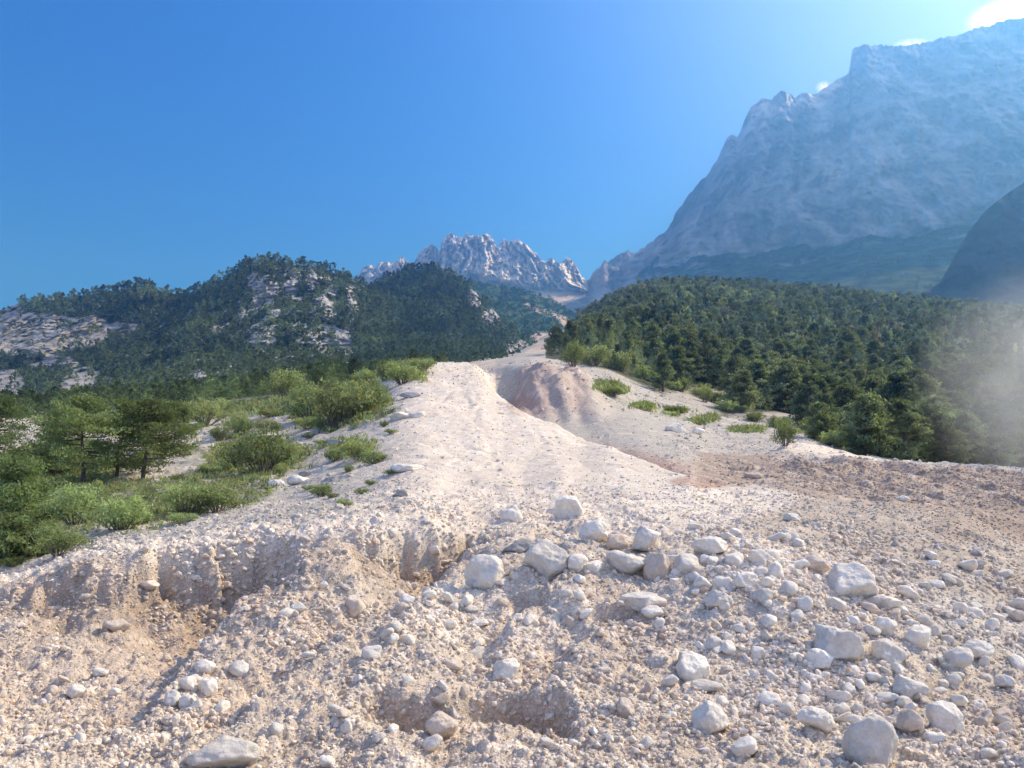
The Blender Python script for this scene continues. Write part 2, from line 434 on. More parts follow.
# gullies running down the white lobe
gul = ridged(X / 2.2 + .25 * n2, Y / 14, 2.2, 3)
lobe = smooth(15, 20, DG) * smooth(75, 60, DG) * smooth(385, 430, UG) * smooth(700, 640, UG)
Zn -= lobe * np.clip(gul - .55, 0, 1) * .13 * np.minimum(DG / 30, 1.5)
# bank face rills
bank = smooth(56, 60, DG) * smooth(78, 71, DG) * smooth(508, 522, UG) * smooth(625, 560, UG)
Zn *= 1 - .75 * smooth(54, 58, DG) * smooth(84, 76, DG) * smooth(490, 510, UG) * smooth(640, 590, UG)
Zn += bank * (ridged(X / 1.7 + n2, Y / 30, Z / 30, 3) * .25 + .9 * fbm(X / 1.6, Y / 1.6, 4, 4))
Zn *= 1 - .45 * smooth(18, 24, DG) * smooth(70, 60, DG) * smooth(480, 560, UG) * smooth(740, 690, UG)
Z += Zn

# bites with a steep back wall, and ribs
wu = 20 * fbm(X * 1.3, Y * 1.3, 7, 4); wd = .55 * fbm(X * 1.0, Y * 1.0, 12, 3)
rag = .55 * fbm(X * .9, Y * .9, 12, 3) + .22 * fbm(X * 4, Y * 4, 14, 3)
carved = np.zeros(X.shape)


def scarp(rim, drop, length, edge=.16, shift=0.0):
    """ragged step: ground in front of the rim line is eaten away, deepest at the foot of the wall"""
    global Z, carved
    us = [p[0] for p in rim]
    ds = [depth_at_design(p[0], p[1]) for p in rim]
    d1 = np.interp(UG + 8 * n4, us, ds) + rag * shift
    H = np.interp(UG + 16 * n1, [p[0] for p in drop], [p[1] for p in drop])
    s = (DG - (d1 - length)) / length
    prof = np.clip(s, 0, 1) ** 1.5 * (1 - smooth(1.0 - .3 * edge / length, 1.0 + .7 * edge / length, s))
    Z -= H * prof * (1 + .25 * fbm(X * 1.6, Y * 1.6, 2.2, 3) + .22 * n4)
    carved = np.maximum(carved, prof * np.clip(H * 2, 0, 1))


scarp([(-100, 622), (0, 598), (60, 576), (120, 560), (170, 548), (240, 536), (285, 530), (330, 528), (370, 524), (430, 520), (470, 530), (500, 545)],
      [(-100, .1), (20, .25), (60, .5), (90, .35), (135, .45), (165, .7), (250, .9), (285, .95), (303, .2), (350, .2), (380, .75), (430, 1.05), (455, 1.25), (472, .15), (490, 0)], 2.4, .42, 1.0)
scarp([(340, 706), (385, 700), (430, 706), (470, 704), (520, 700), (560, 712), (600, 712)],
      [(350, 0), (385, .25), (425, .45), (446, .50), (456, .12), (475, .3), (535, .42), (562, .48), (580, 0)], .9, .26, .5)
scarp([(590, 612), (655, 606)], [(592, 0), (605, .22), (630, .22), (648, 0)], .6, .1, .3)
scarp([(500, 590), (560, 596)], [(500, 0), (515, .2), (540, .25), (560, 0)], .8, .14, .3)
crumble = ridged(X / 1.1 + .4 * n2, Y / 1.1, 3, 4, 2.1, .6)
Z += .16 * (crumble - .5) * smooth(26, 14, DG) * (.5 + .5 * smooth(720, 520, UG))


def rib(pts, wid, h):
    """raised rib through design pixels, steeper on its left side"""
    global Z
    P = []
    for (u, v) in pts:
        d = depth_at_design(u, v); x, y, z = pix_to_world(u, v, d); P.append((x, y))
    best = np.full(Z.shape, 1e9); side = np.zeros(Z.shape); par = np.zeros(Z.shape); ns = len(P) - 1; si = 0
    for (a, b) in zip(P[:-1], P[1:]):
        ax, ay = a; bx, by = b
        L2 = (bx - ax) ** 2 + (by - ay) ** 2
        t = np.clip(((X - ax) * (bx - ax) + (Y - ay) * (by - ay)) / L2, 0, 1)
        dx = X - (ax + t * (bx - ax)); dy = Y - (ay + t * (by - ay))
        dd = np.hypot(dx, dy)
        cr = (bx - ax) * dy - (by - ay) * dx
        m = dd < best
        best = np.where(m, dd, best); side = np.where(m, np.sign(cr), side); par = np.where(m, (si + t) / ns, par); si += 1
    sd_ = best * side + .16 * n1 + .07 * n4          # signed distance, negative on the hollow side
    m = smooth(.06, -.30, sd_) * np.exp(-(np.clip(-sd_, 0, None) / wid) ** 2)
    Z -= h * m * np.clip(np.sin(np.pi * np.clip(par * .86 + .07, 0, 1)), 0, 1) ** .8 * (1 + .25 * n4)


rib([(322, 536), (284, 552), (240, 592), (196, 655)], 1.5, .85)
rib([(476, 534), (462, 550), (436, 578)], 1.1, .7)
rib([(182, 556), (150, 580)], .6, .35)
rib([(110, 572), (84, 592)], .5, .3)
rib([(380, 596), (345, 630)], .6, .3)
rib([(455, 575), (410, 600), (330, 655)], .9, .3)
rib([(612, 612), (590, 640), (560, 690)], .7, .3)
rib([(545, 588), (520, 612), (500, 650)], .6, .35)
rib([(300, 660), (262, 700)], .6, .3)
# brown field: hummocks
br = smooth(22, 26, DG) * smooth(42, 36, DG) * smooth(740, 800, UG)
Z += br * .6 * np.clip(fbm(X / 1.8, Y / 1.8, 4.4, 3), -1, 1)

# pebbly micro relief (real geometry)
wx = X + .05 * n4; wy = Y + .05 * n4
p1, t1 = pebble(wx, wy, .42, 1, .5, .12, .42)
p2, t2 = pebble(wx, wy, .17, 2, .8, .2, .55)
p3, t3 = pebble(wx, wy, .075, 3, .9, .25, .55)
k1 = smooth(45, 20, DG); k2 = smooth(24, 11, DG); k3 = smooth(14, 8, DG)
q1, s1 = pebble(X, Y, 1.6, 5, .45, .1, .38)
q2, s2 = pebble(X, Y, .8, 6, .6, .15, .45)
kk = smooth(18, 30, DG) * smooth(130, 90, DG)
floorm = smooth(60, 120, DG) * smooth(560, 600, UG)
fsm = smooth(1, 0, bank * .8 + lobe * .45)
cleft = smooth(330, 130, UG) * smooth(560, 600, VG) * smooth(720, 660, VG)     # earthier, finer bank on the left
Z += p1 * k1 * .55 * fsm * (1 - .6 * cleft) + p2 * k2 * .8 * fsm + p3 * k3 * .8 + kk * (q2 * .45 + q1 * .4) * fsm * (1 - floorm)

# projected rows after displacement (to find visible points)
UP, VP = world_to_pix(X, Y, Z)
GROUND_PTS = (X, Y, Z)

# colours in real-world albedo
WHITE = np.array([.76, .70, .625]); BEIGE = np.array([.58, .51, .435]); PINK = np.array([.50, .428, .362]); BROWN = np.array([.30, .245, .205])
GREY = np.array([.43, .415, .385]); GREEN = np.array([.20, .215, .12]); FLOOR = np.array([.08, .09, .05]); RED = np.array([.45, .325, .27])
tint = np.empty(X.shape + (3,), np.float32)
base = fbm(X / 3, Y / 3, 8, 4)
mixw = smooth(-.25, .35, base)[..., None]
tint[:] = (WHITE * .82) * mixw * [1, .985, .96] + (BEIGE * .88) * (1 - mixw)
nu = 14 * fbm(X / 2.5, Y / 2.5, 20, 4); nv = 8 * fbm(X / 2.5, Y / 2.5, 30, 4)
farw = smooth(30, 80, DG)
nu2 = nu + farw * 10 * fbm(X / 12, Y / 12, 21, 4)


def paint(mask, colr):
    m = np.clip(mask, 0, 1)[..., None]
    tint[:] = tint * (1 - m) + np.asarray(colr) * m


def blob(u, v, ru, rv, colr, k=1.0, dmax=60):
    r = ((UG + nu2 - u) / ru) ** 2 + ((VG + nv - v) / rv) ** 2
    paint(k * smooth(1.25, .55, r) * (DG < dmax), colr)


# earthy bank on the left, second band to the right
blob(120, 640, 240, 95, PINK * 1.08, .85, 13.5)
blob(235, 560, 85, 45, PINK * 1.0, .8, 13)
blob(395, 545, 95, 32, PINK * 1.02, .75, 13.6)
blob(350, 660, 130, 80, BEIGE * .92, .6, 13)
blob(580, 640, 110, 60, PINK * 1.05, .65, 12)
blob(470, 715, 100, 40, PINK * 1.05, .6, 12)
blob(560, 700, 200, 60, BEIGE, .35, 12)
blob(800, 650, 130, 110, WHITE * .86, .6, 12)
blob(980, 600, 90, 80, GREY * 1.2, .6, 16)
blob(500, 610, 110, 35, WHITE * .98, .6, 12)
blob(790, 560, 110, 30, WHITE * 1.08, .8, 14)
# white lobe
lb = smooth(13.6, 15.5, DG) * smooth(100, 92, DG) * smooth(380, 425, UG + nu2)
paint(lb * .85, WHITE * 1.0)
# lobe surface streaks
st = ridged(X / 1.2, Y / 9, 5, 3)
paint(lb * smooth(.35, .7, st) * .35, BEIGE * 1.02)
# behind the crest: everything right of the channel
crest_u = np.array([500, 515, 530, 560, 580, 610, 640, 685, 740, 1724]); crest_d = np.array([66, 58, 52.3, 46.5, 41.4, 35.5, 30.5, 25, 22, 20])
CD = np.interp(UG, crest_u, crest_d)
CDw = CD * (1 + .04 * n1)
chan = smooth(0, 1.2, DG - CDw) * (UG > 495)
paint(chan * .95, GREY * 1.0 + .12 * (WHITE - GREY))
paint(chan * smooth(560, 620, UG) * smooth(60, 75, DG) * smooth(-.1, .35, fbm(X / 4, Y / 4, 63, 4)) * .35, GREEN)
redband = smooth(0, 1, DG - CDw) * smooth(10, 5, DG - CDw) * smooth(560, 610, UG) * smooth(790, 730, UG)
paint(redband * .85, RED * 1.12)
blob(735, 470, 55, 14, PINK, .6)
paint(bank * (.6 + .3 * smooth(.3, -.3, fbm(X / 2.3, Y / 20, Z / 7, 3))), np.array([.50, .395, .345]))
blob(522, 404, 16, 9, RED * .95, .6, 90)
# white patch, beige hill, brown field
blob(740, 500, 75, 20, WHITE * .98, .75)
blob(660, 515, 90, 22, WHITE, .6)
rh = smooth(11, 12.5, DG) * smooth(22, 20, DG) * smooth(700, 770, UG + nu)
paint(rh * .85, BEIGE * .78)
LB = np.interp(UG, [640, 690, 760, 800, 870, 950, 1024, 1200], [478, 490, 490, 497, 504, 517, 549, 570]) + nv * .5
paint(smooth(3, -2, VG - LB) * smooth(18, 20, DG) * smooth(41, 38.5, DG) * smooth(688, 704, UG + nu) * .95, BROWN * 1.32)
blob(735, 501, 68, 15, WHITE * .98, .8)
blob(668, 512, 60, 16, WHITE * .9, .5)
blob(700, 482, 28, 7, RED * .95, .8)
paint(smooth(40, 42, DG + nv * .1) * smooth(50, 48, DG) * smooth(760, 800, UG), WHITE * .95)
paint(smooth(35, 37, DG) * smooth(47, 45, DG) * smooth(760, 820, UG) * .7, WHITE * .95)
blob(985, 520, 60, 18, BROWN * 1.2, .6)
# grey scree terrace, left
terr = smooth(13.6, 14.8, DG) * smooth(415, 360, UG + nu2)
paint(terr * .9, GREY * 1.12)
paint(terr * smooth(.0, .5, fbm(X / 2, Y / 2, 61, 4)) * .5, GREY * .75)
paint(smooth(330, 400, UG + nu2) * smooth(430, 400, UG) * smooth(14, 16, DG) * .6, WHITE * .9)
# rim of the lip: pale dust
lip = smooth(12.1, 12.7, DG) * smooth(15.2, 13.8, DG) * smooth(480, 420, UG)
paint(lip * .8, WHITE * .98)
# vegetation cover on the terrace
gmask = np.zeros(X.shape, np.float32)
for (u, v, ru, rv, k) in [(30, 520, 85, 38, 1), (120, 505, 95, 28, 1), (215, 492, 70, 20, .8), (260, 458, 60, 24, .9), (60, 470, 80, 28, .8), (150, 455, 60, 16, .5),
                          (335, 405, 62, 26, 1), (300, 400, 50, 18, .7), (240, 405, 80, 14, .7), (350, 450, 35, 12, .7), (20, 560, 50, 16, .6), (400, 372, 30, 10, .9), (190, 398, 80, 10, .8),
                          (100, 415, 90, 8, .8)]:
    r = ((UG + nu2 * 1.5 - u) / ru) ** 2 + ((VG + nv * 1.5 - v) / rv) ** 2
    gmask = np.maximum(gmask, k * smooth(1.3, .3, r))
gmask *= smooth(13.6, 15, DG) * smooth(-.35, .2, fbm(X / 1.2, Y / 1.2, 44, 4) + .25)
gmask *= .5
lfloor = smooth(112, 135, DG) * smooth(450, 420, UG)
# forest floor and fringe on the right
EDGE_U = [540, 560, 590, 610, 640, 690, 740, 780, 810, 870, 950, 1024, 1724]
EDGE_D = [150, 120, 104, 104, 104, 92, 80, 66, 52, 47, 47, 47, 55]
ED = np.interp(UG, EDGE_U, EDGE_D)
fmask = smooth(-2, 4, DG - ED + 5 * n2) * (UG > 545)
clearing = [(765, 395, 22, 11), (690, 402, 55, 13), (760, 425, 55, 12), (800, 437, 30, 8)]
cl = np.zeros(X.shape, np.float32)
for (u, v, ru, rv) in clearing:
    r = ((UG + nu2 - u) / ru) ** 2 + ((VG + nv - v) / rv) ** 2
    cl = np.maximum(cl, smooth(1.3, .5, r) * (DG < 170))
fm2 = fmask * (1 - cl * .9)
for (u, v, ru, rv, k) in [(608, 388, 18, 6, .8), (642, 407, 12, 3, .6), (675, 412, 12, 2.5, .4), (705, 420, 16, 2.5, .35), (745, 432, 20, 3, .35)]:
    r = ((UG + nu2 * .7 - u) / ru) ** 2 + ((VG + nv * .5 - v) / rv) ** 2
    gmask = np.maximum(gmask, k * smooth(1.3, .4, r) * (DG > 45) * (DG < 140))
paint(gmask * .85, GREEN * (1 + 0))
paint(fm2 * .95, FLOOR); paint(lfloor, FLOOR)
vall = smooth(200, 260, DG) * smooth(575, 560, UG + nu2) * smooth(520, 535, UG + nu2)
paint(vall, PINK * 1.2)
paint(np.clip(carved * 1.15, 0, 1) * .85, PINK * np.array([.66, .62, .58]))  # carved walls and hollows painted darker brown to deepen their shade
# per-pebble tone: albedo differences between stones
tone = 1 + k1 * .30 * (t1 - .5) * (p1 > .02) + k2 * .28 * (t2 - .5) * (p2 > .01) + k3 * .22 * (t3 - .5) * (p3 > 0) + kk * .3 * (s2 - .5) * (q2 > .05)
pw = (k1 * (p1 > .05) * .25 + k2 * (p2 > .03) * .16 + kk * (q2 > .12) * .25)[..., None] * (1 - np.clip(gmask + fm2, 0, 1))[..., None]
tint = tint * (1 - pw) + WHITE * 1.05 * pw
tint = tint * tone[..., None] * np.array([1.02, .965, .87])
tint = np.clip(tint * np.minimum(1, .8 / tint.max(-1, keepdims=True)), .01, .84)

nr, nc = X.shape
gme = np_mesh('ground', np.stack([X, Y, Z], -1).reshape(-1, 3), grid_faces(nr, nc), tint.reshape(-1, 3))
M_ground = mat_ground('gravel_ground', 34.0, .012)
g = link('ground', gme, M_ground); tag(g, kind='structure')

# far reach of the ground behind and around
pl = bmesh.new(); bmesh.ops.create_grid(pl, x_segments=40, y_segments=40, size=30000)
for vtx in pl.verts: vtx.co.z = -2.75 if vtx.co.length < 3000 else -6
pm = bpy.data.meshes.new('valley_ground'); pl.to_mesh(pm); pl.free()
a = pm.color_attributes.new('tint', 'FLOAT_COLOR', 'POINT'); a.data.foreach_set('color', np.tile([.34, .31, .27, 1], len(pm.vertices)).astype(np.float32))
tag(link('valley_ground', pm, M_ground), kind='structure')


def ground_hit(u, v):
    """first visible ground point in picture column u at row v, found on the finished surface"""
    c = col_of(u)
    idx = int(np.argmax(VP[:, c] <= v))
    if VP[idx, c] > v: idx = len(D_ROWS) - 1
    return np.array([X[idx, c], Y[idx, c], Z[idx, c]]), idx, c


def ground_z(x, y):
    """surface height near world x, y"""
    d = y
    r = int(np.clip(np.searchsorted(D_ROWS, d), 1, len(D_ROWS) - 1))
    c = int(np.clip(np.searchsorted(X[r], x), 1, len(U_ROWS) - 1))
    return Z[r, c], r, c


def ground_z_vec(x, y):
    r = np.clip(np.searchsorted(D_ROWS, y), 1, len(D_ROWS) - 1)
    # column from X/Y slope (X is linear in u at fixed row)
    x0 = X[r, 0]; x1 = X[r, -1]
    u = U_ROWS[0] + (x - x0) / (x1 - x0) * (U_ROWS[-1] - U_ROWS[0])
    c = np.clip(np.searchsorted(U_ROWS, u), 0, len(U_ROWS) - 1)
    for _ in range(3):
        err = x - X[r, c]
        du = err / (np.abs(X[r, np.clip(c + 1, 0, len(U_ROWS) - 1)] - X[r, c - 1]) + 1e-6) * 2
        c = np.clip(c + np.round(du).astype(int), 1, len(U_ROWS) - 2)
    return Z[r, c], r, c


vis_min = np.minimum.accumulate(VP, axis=0)
VIS = VP <= vis_min + 1.5        # visible cells (approx.)

# ------------------------------------------------------------------ MOUNTAINS AND HILLS
def poly(pts, u, k=1):
    p = np.array(pts, float)
    return np.interp(u, p[:, 0], p[:, k])


def ridge_layer(name, u0, u1, nu_, nt_, base, mid, sky, tm, noise_fn, color_fn, mat, jag=0, back=.25, gam=1.0):
    U = np.linspace(u0, u1, nu_); tt = np.linspace(0, 1, nt_)
    UU, TT = np.meshgrid(U, tt)
    vb, db = poly(base, U), poly(base, U, 2); vm, dm = poly(mid, U), poly(mid, U, 2); vs, ds = poly(sky, U), poly(sky, U, 2)
    a = np.clip(TT / tm, 0, 1); b = np.clip((TT - tm) / (1 - tm), 0, 1)
    vj = jag * (fbm(U / 6.0, 0, 3.3, 4) * 1.3) + jag * .5 * fbm(U / 1.7, 0, 7.7, 2)
    VV = vb + (vm - vb) * a + (vs + vj - vm) * b ** gam
    DD = db * (dm / db) ** a * (ds / dm) ** b
    x, y, z = pix_to_world(UU, VV, DD)
    dn = noise_fn(x, y, z, UU, VV, TT, DD)
    fade = 1.0
    DD2 = DD * (1 + dn * fade)
    x, y, z = pix_to_world(UU, VV, DD2)
    # back slope falling away behind the ridge
    nb = 14
    xs = []; 
    k = np.linspace(0, 1, nb + 1)[1:, None]
    xb = x[-1] * (1 + back * k); yb = y[-1] * (1 + back * k); zb = z[-1] * (1 - .9 * k ** 1.3) + ds * .006 * fbm(xb / (ds * .05), yb / (ds * .05), 1, 3) * np.minimum(k * 4, 1)
    col = color_fn(x, y, z, UU, VV, TT, DD2)
    colb = np.repeat(col[-1][None], nb, 0)
    xa = np.concatenate([x, xb]); ya = np.concatenate([y, yb]); za = np.concatenate([z, zb]); ca = np.concatenate([col, colb])
    me = np_mesh(name, np.stack([xa, ya, za], -1).reshape(-1, 3), grid_faces(nt_ + nb, nu_), ca.reshape(-1, 3))
    o = link(name, me, mat); tag(o, kind='structure')
    return dict(x=x, y=y, z=z, U=UU, V=VV, T=TT, D=DD2, c=col)


M_mount = mat_rock('limestone_mountain', .010, 26, .58, 1.36)
M_peak = mat_rock('pale_peak_limestone', .014, 22, .75, 1.22)
M_hill = mat_rock('hill_rock', .05, 3, .7, 1.25)
ROCK = np.array([.40, .385, .37]); VEG = np.array([.05, .075, .03]); SCREE = np.array([.50, .44, .385])

# central jagged peaks
M1_SKY = [(330, 290, 3300), (357, 275, 3300), (368, 264, 3300), (375, 267, 3250), (381, 263, 3250), (392, 262, 3200), (402, 257, 3200), (409, 263, 3150), (414, 264, 3150), (419, 252, 3100), (425, 248, 3100), (431, 243, 3080), (436, 249, 3080),
          (440, 251, 3060), (442, 238, 3050), (446, 236, 3050), (450, 233, 3040), (456, 237, 3040), (462, 237, 3040), (467, 234, 3040), (473, 237, 3030), (480, 236, 3020), (485, 232, 3020), (490, 236, 3010), (494, 242, 3010), (497, 247, 3000), (500, 244, 3000), (504, 239, 3000), (510, 241, 2990), (516, 239, 2980), (521, 240, 2980),
          (528, 246, 2970), (535, 252, 2960), (541, 259, 2960), (546, 262, 2950), (549, 258, 2950), (556, 262, 2940), (561, 264, 2940), (566, 257, 2930), (571, 259, 2930), (576, 266, 2920), (580, 275, 2900), (586, 283, 2880), (600, 292, 2850), (640, 300, 2800)]
M1_MID = [(330, 300, 3180), (440, 278, 2930), (480, 280, 2860), (520, 287, 2800), (549, 291, 2760), (575, 292, 2740), (600, 295, 2700), (640, 303, 2650)]
M1_BASE = [(330, 340, 2300), (480, 335, 2000), (560, 335, 1900), (640, 335, 1900)]


def m1_noise(x, y, z, U, V, T, D):
    s = 170.
    up = smooth(.25, .4, T)
    xx = x + 130 * fbm(x / 260, y / 900, z / 260, 4) + .3 * z
    r = ridged(xx / s, y / (s * 14), z / (s * 5), 3, 2.1, .6)
    r2 = ridged(xx / 62. + .3, y / 900., z / 210., 4, 2.1, .62)
    r3 = ridged(x / 22., y / 400., z / 40., 3, 2.1, .6)
    return -(r - .4) * .075 * up - (r2 - .4) * .05 * up - (r3 - .4) * .026 * up + .003 * fbm(x / 60, y / 300, z / 60, 4)


def m1_col(x, y, z, U, V, T, D):
    m = smooth(-4, 6, V - poly(M1_MID, U) + 5 * fbm(x / 90, y / 90, z / 90, 4))[..., None]
    rock = np.array([.70, .69, .69]) * (1 + .5 * fbm(x / 45, y / 900, z / 120, 5)[..., None])
    c = rock * (1 - m) + SCREE * 1.05 * m
    return c


ridge_layer('jagged_peaks', 330, 640, 620, 200, M1_BASE, M1_MID, M1_SKY, .3, m1_noise, m1_col, M_peak, jag=3.4)

# the great wall on the right
M2_SKY = [(560, 300, 2850), (586, 283, 2800), (594, 272, 2780), (603, 263, 2760), (612, 258, 2740), (627, 250, 2700), (634, 254, 2690), (650, 243, 2650), (669, 228, 2600), (675, 215, 2580), (682, 204, 2560), (696, 186, 2520), (710, 171, 2480), (722, 150, 2450), (727, 138, 2440),
          (733, 136, 2420), (738, 137, 2420), (744, 122, 2400), (751, 106, 2380), (762, 99, 2360), (773, 98, 2340), (782, 90, 2320), (790, 95, 2300), (797, 96, 2300), (806, 92, 2270), (816, 93, 2250), (823, 88, 2240), (836, 80, 2210), (843, 77, 2200), (849, 74, 2190), (852, 50, 2180), (858, 47, 2170), (866, 43, 2160), (872, 46, 2150), (880, 45, 2140),
          (901, 46, 2100), (927, 43, 2060), (940, 38, 2040), (957, 35, 2020), (972, 30, 2000), (988, 26, 1980), (1005, 20, 1950), (1024, 17, 1920), (1100, 0, 1850), (1200, -10, 1800), (1450, 40, 1800), (1724, 120, 1900)]
M2_MID = [(560, 302, 2500), (620, 292, 2350), (660, 275, 2250), (700, 270, 2050), (760, 262, 1900), (800, 262, 1800), (860, 250, 1650), (930, 240, 1550), (1024, 230, 1450), (1724, 260, 1500)]
M2_BASE = [(560, 330, 1900), (620, 325, 1700), (700, 330, 1300), (800, 330, 1050), (900, 330, 950), (1024, 335, 900), (1724, 350, 1000)]


def m2_noise(x, y, z, U, V, T, D):
    up = smooth(.22, .4, T)
    xx = x + 60 * fbm(x / 300, y / 2000, z / 300, 3) - .18 * z
    r = ridged(xx / 400 + .35, y / 4000, z / 1500, 3, 2.1, .5)
    r2 = ridged(xx / 85, y / 1800, z / 300 , 4, 2.1, .6)
    r3 = ridged(x / 30, y / 700, z / 60, 4, 2.1, .6)
    led = perlin(x / 500, y / 900, z / 40 + .002 * x) * .007
    return -(r - .45) * .13 * up - (r2 - .4) * .036 * up - (r3 - .4) * .014 * up + (1 - up) * .012 * fbm(x / 45, y / 90, z / 40, 4) + led * up + .004 * fbm(x / 60, y / 300, z / 60, 4)


def m2_col(x, y, z, U, V, T, D):
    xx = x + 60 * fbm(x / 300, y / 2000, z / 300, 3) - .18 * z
    gl = ridged(xx / 85, y / 1800, z / 300, 4, 2.1, .6)[..., None]; bd = fbm(x / 700, y / 700, (z + .25 * x) / 26, 4)[..., None]  # gl repeats the relief, so recess shade is painted into the rock colour
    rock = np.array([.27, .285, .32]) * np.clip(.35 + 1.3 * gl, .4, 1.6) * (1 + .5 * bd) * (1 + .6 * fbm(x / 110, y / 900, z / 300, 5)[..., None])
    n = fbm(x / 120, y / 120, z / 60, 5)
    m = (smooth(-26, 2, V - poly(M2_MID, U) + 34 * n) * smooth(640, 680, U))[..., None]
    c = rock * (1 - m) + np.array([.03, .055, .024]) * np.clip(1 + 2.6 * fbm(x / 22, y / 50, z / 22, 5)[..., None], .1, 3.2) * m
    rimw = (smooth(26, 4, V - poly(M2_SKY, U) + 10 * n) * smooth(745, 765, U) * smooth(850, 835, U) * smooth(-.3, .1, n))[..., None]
    c = c * (1 - rimw) + np.array([.75, .72, .68]) * rimw  # sunlit pale rock along the crest, its brightness painted into the colour
    return c


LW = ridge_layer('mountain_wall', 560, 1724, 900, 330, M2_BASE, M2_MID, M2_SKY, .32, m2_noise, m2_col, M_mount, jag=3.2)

# dark buttress at the right edge
M3_SKY = [(880, 318, 1090), (905, 300, 1080), (925, 291, 1075), (940, 283, 1070), (947, 270, 1065), (953, 260, 1060), (962, 243, 1055), (970, 230, 1050), (988, 208, 1040), (1005, 195, 1030), (1024, 182, 1020), (1080, 150, 1000), (1200, 110, 980), (1450, 120, 1000), (1724, 180, 1000)]
M3_MID = [(880, 325, 1050), (940, 310, 1000), (1024, 290, 950), (1724, 290, 900)]
M3_BASE = [(880, 335, 860), (1024, 335, 830), (1724, 345, 820)]


def m3_noise(x, y, z, U, V, T, D):
    r = ridged(x / 110, y / 900, z / 260, 6, 2.05, .6)
    return -(r - .45) * .06 + .008 * fbm(x / 50, y / 50, z / 50, 4)


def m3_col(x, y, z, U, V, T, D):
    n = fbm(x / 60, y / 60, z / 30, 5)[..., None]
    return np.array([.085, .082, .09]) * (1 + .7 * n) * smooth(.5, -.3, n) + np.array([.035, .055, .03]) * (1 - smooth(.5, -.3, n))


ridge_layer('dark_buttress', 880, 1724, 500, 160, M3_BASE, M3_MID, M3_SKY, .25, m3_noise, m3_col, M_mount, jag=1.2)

# green slope below the peaks
M4_SKY = [(360, 300, 1750), (440, 280, 1750), (480, 284, 1700), (500, 287, 1680), (521, 290, 1650), (535, 294, 1600), (549, 299, 1560), (560, 306, 1500), (569, 312, 1450), (590, 322, 1350), (615, 330, 1250), (640, 335, 1200)]
M4_MID = [(360, 330, 1200), (480, 318, 1150), (560, 328, 1050), (640, 336, 1000)]
M4_BASE = [(360, 370, 700), (480, 365, 650), (560, 352, 620), (640, 345, 600)]


def m4_noise(x, y, z, U, V, T, D):
    return .02 * fbm(x / 120, y / 120, z / 120, 6, 2.1, .6) - .012 * ridged(x / 60, y / 120, z / 90, 4)


def m4_col(x, y, z, U, V, T, D):
    n = fbm(x / 40, y / 40, z / 20, 5)[..., None]
    c = np.array([.058, .098, .034]) * (1 + .5 * n)
    m = np.zeros(U.shape)
    for (u, v, ru, rv) in [(575, 327, 14, 6), (540, 311, 12, 3), (562, 318, 12, 3), (552, 343, 20, 9), (530, 306, 8, 2), (590, 330, 10, 5), (566, 350, 16, 6)]:
        m = np.maximum(m, smooth(1.5, .5, ((U - u + 8 * n[..., 0]) / ru) ** 2 + ((V - (v + .35 * (U - u)) + 5 * n[..., 0]) / rv) ** 2))
    m = (m * smooth(-.45, .0, n[..., 0] + .1))[..., None]
    return c * (1 - m) + SCREE * np.array([.98, .9, .85]) * m


L4 = ridge_layer('green_slope', 360, 640, 360, 160, M4_BASE, M4_MID, M4_SKY, .5, m4_noise, m4_col, M_hill, jag=.6)

# wooded hills with cliffs on the left
def cliff_mask(blobs, x, y, z, U, V, sc_=25., thr=.0):
    n = fbm(x / sc_, y / sc_, z / (sc_ * 1.4), 4)
    m = np.zeros(U.shape)
    for (u, v, ru, rv, k) in blobs:
        m = np.maximum(m, k * smooth(1.5, .4, ((U + 10 * n - u) / ru) ** 2 + ((V + 6 * n - v) / rv) ** 2))
    fl = smooth(.06, .22, fbm(x / 9 + 4, y / 80, z / 26, 4)) * smooth(1.4, .5, ((U - 292) / 62) ** 2 + ((V - 312) / 50) ** 2)
    fl = np.maximum(fl, .9 * smooth(.16, .32, fbm(x / 9 + 9, y / 80, z / 20, 4)) * smooth(1.4, .5, ((U - 240) / 130) ** 2 + ((V - 350) / 45) ** 2))
    bite = smooth(-.42, .05, fbm(x / 10, y / 80, z / 24, 4) + .12)
    return np.maximum(m * bite, fl)


L1_BL = [(35, 335, 55, 22, 1), (8, 330, 22, 30, 1), (85, 330, 28, 15, .9), (85, 382, 26, 15, 1), (8, 392, 16, 24, 1), (125, 330, 20, 8, .7), (50, 362, 30, 8, .6), (-80, 350, 60, 40, .8)]
L2_BL = [(255, 285, 8, 14, .9), (268, 290, 7, 16, .9), (293, 283, 6, 17, 1), (310, 284, 5, 16, 1), (327, 305, 9, 16, .9), (243, 316, 8, 9, .7), (262, 342, 14, 10, .85), (200, 378, 7, 9, .7), (232, 380, 6, 8, .6), (215, 330, 10, 6, .5),
         (345, 345, 9, 12, .7), (350, 372, 7, 12, .7), (352, 298, 8, 12, .6), (320, 375, 6, 7, .6), (280, 315, 20, 5, .5), (188, 350, 7, 7, .4), (300, 345, 7, 7, .5), (331, 330, 10, 5, .5)]
L3_BL = [(475, 300, 7, 15, 1), (492, 318, 11, 9, .9), (518, 350, 10, 10, .9), (530, 345, 6, 9, .8), (440, 310, 6, 8, .4), (455, 335, 8, 6, .4), (385, 350, 6, 8, .4), (535, 352, 8, 8, .7)]


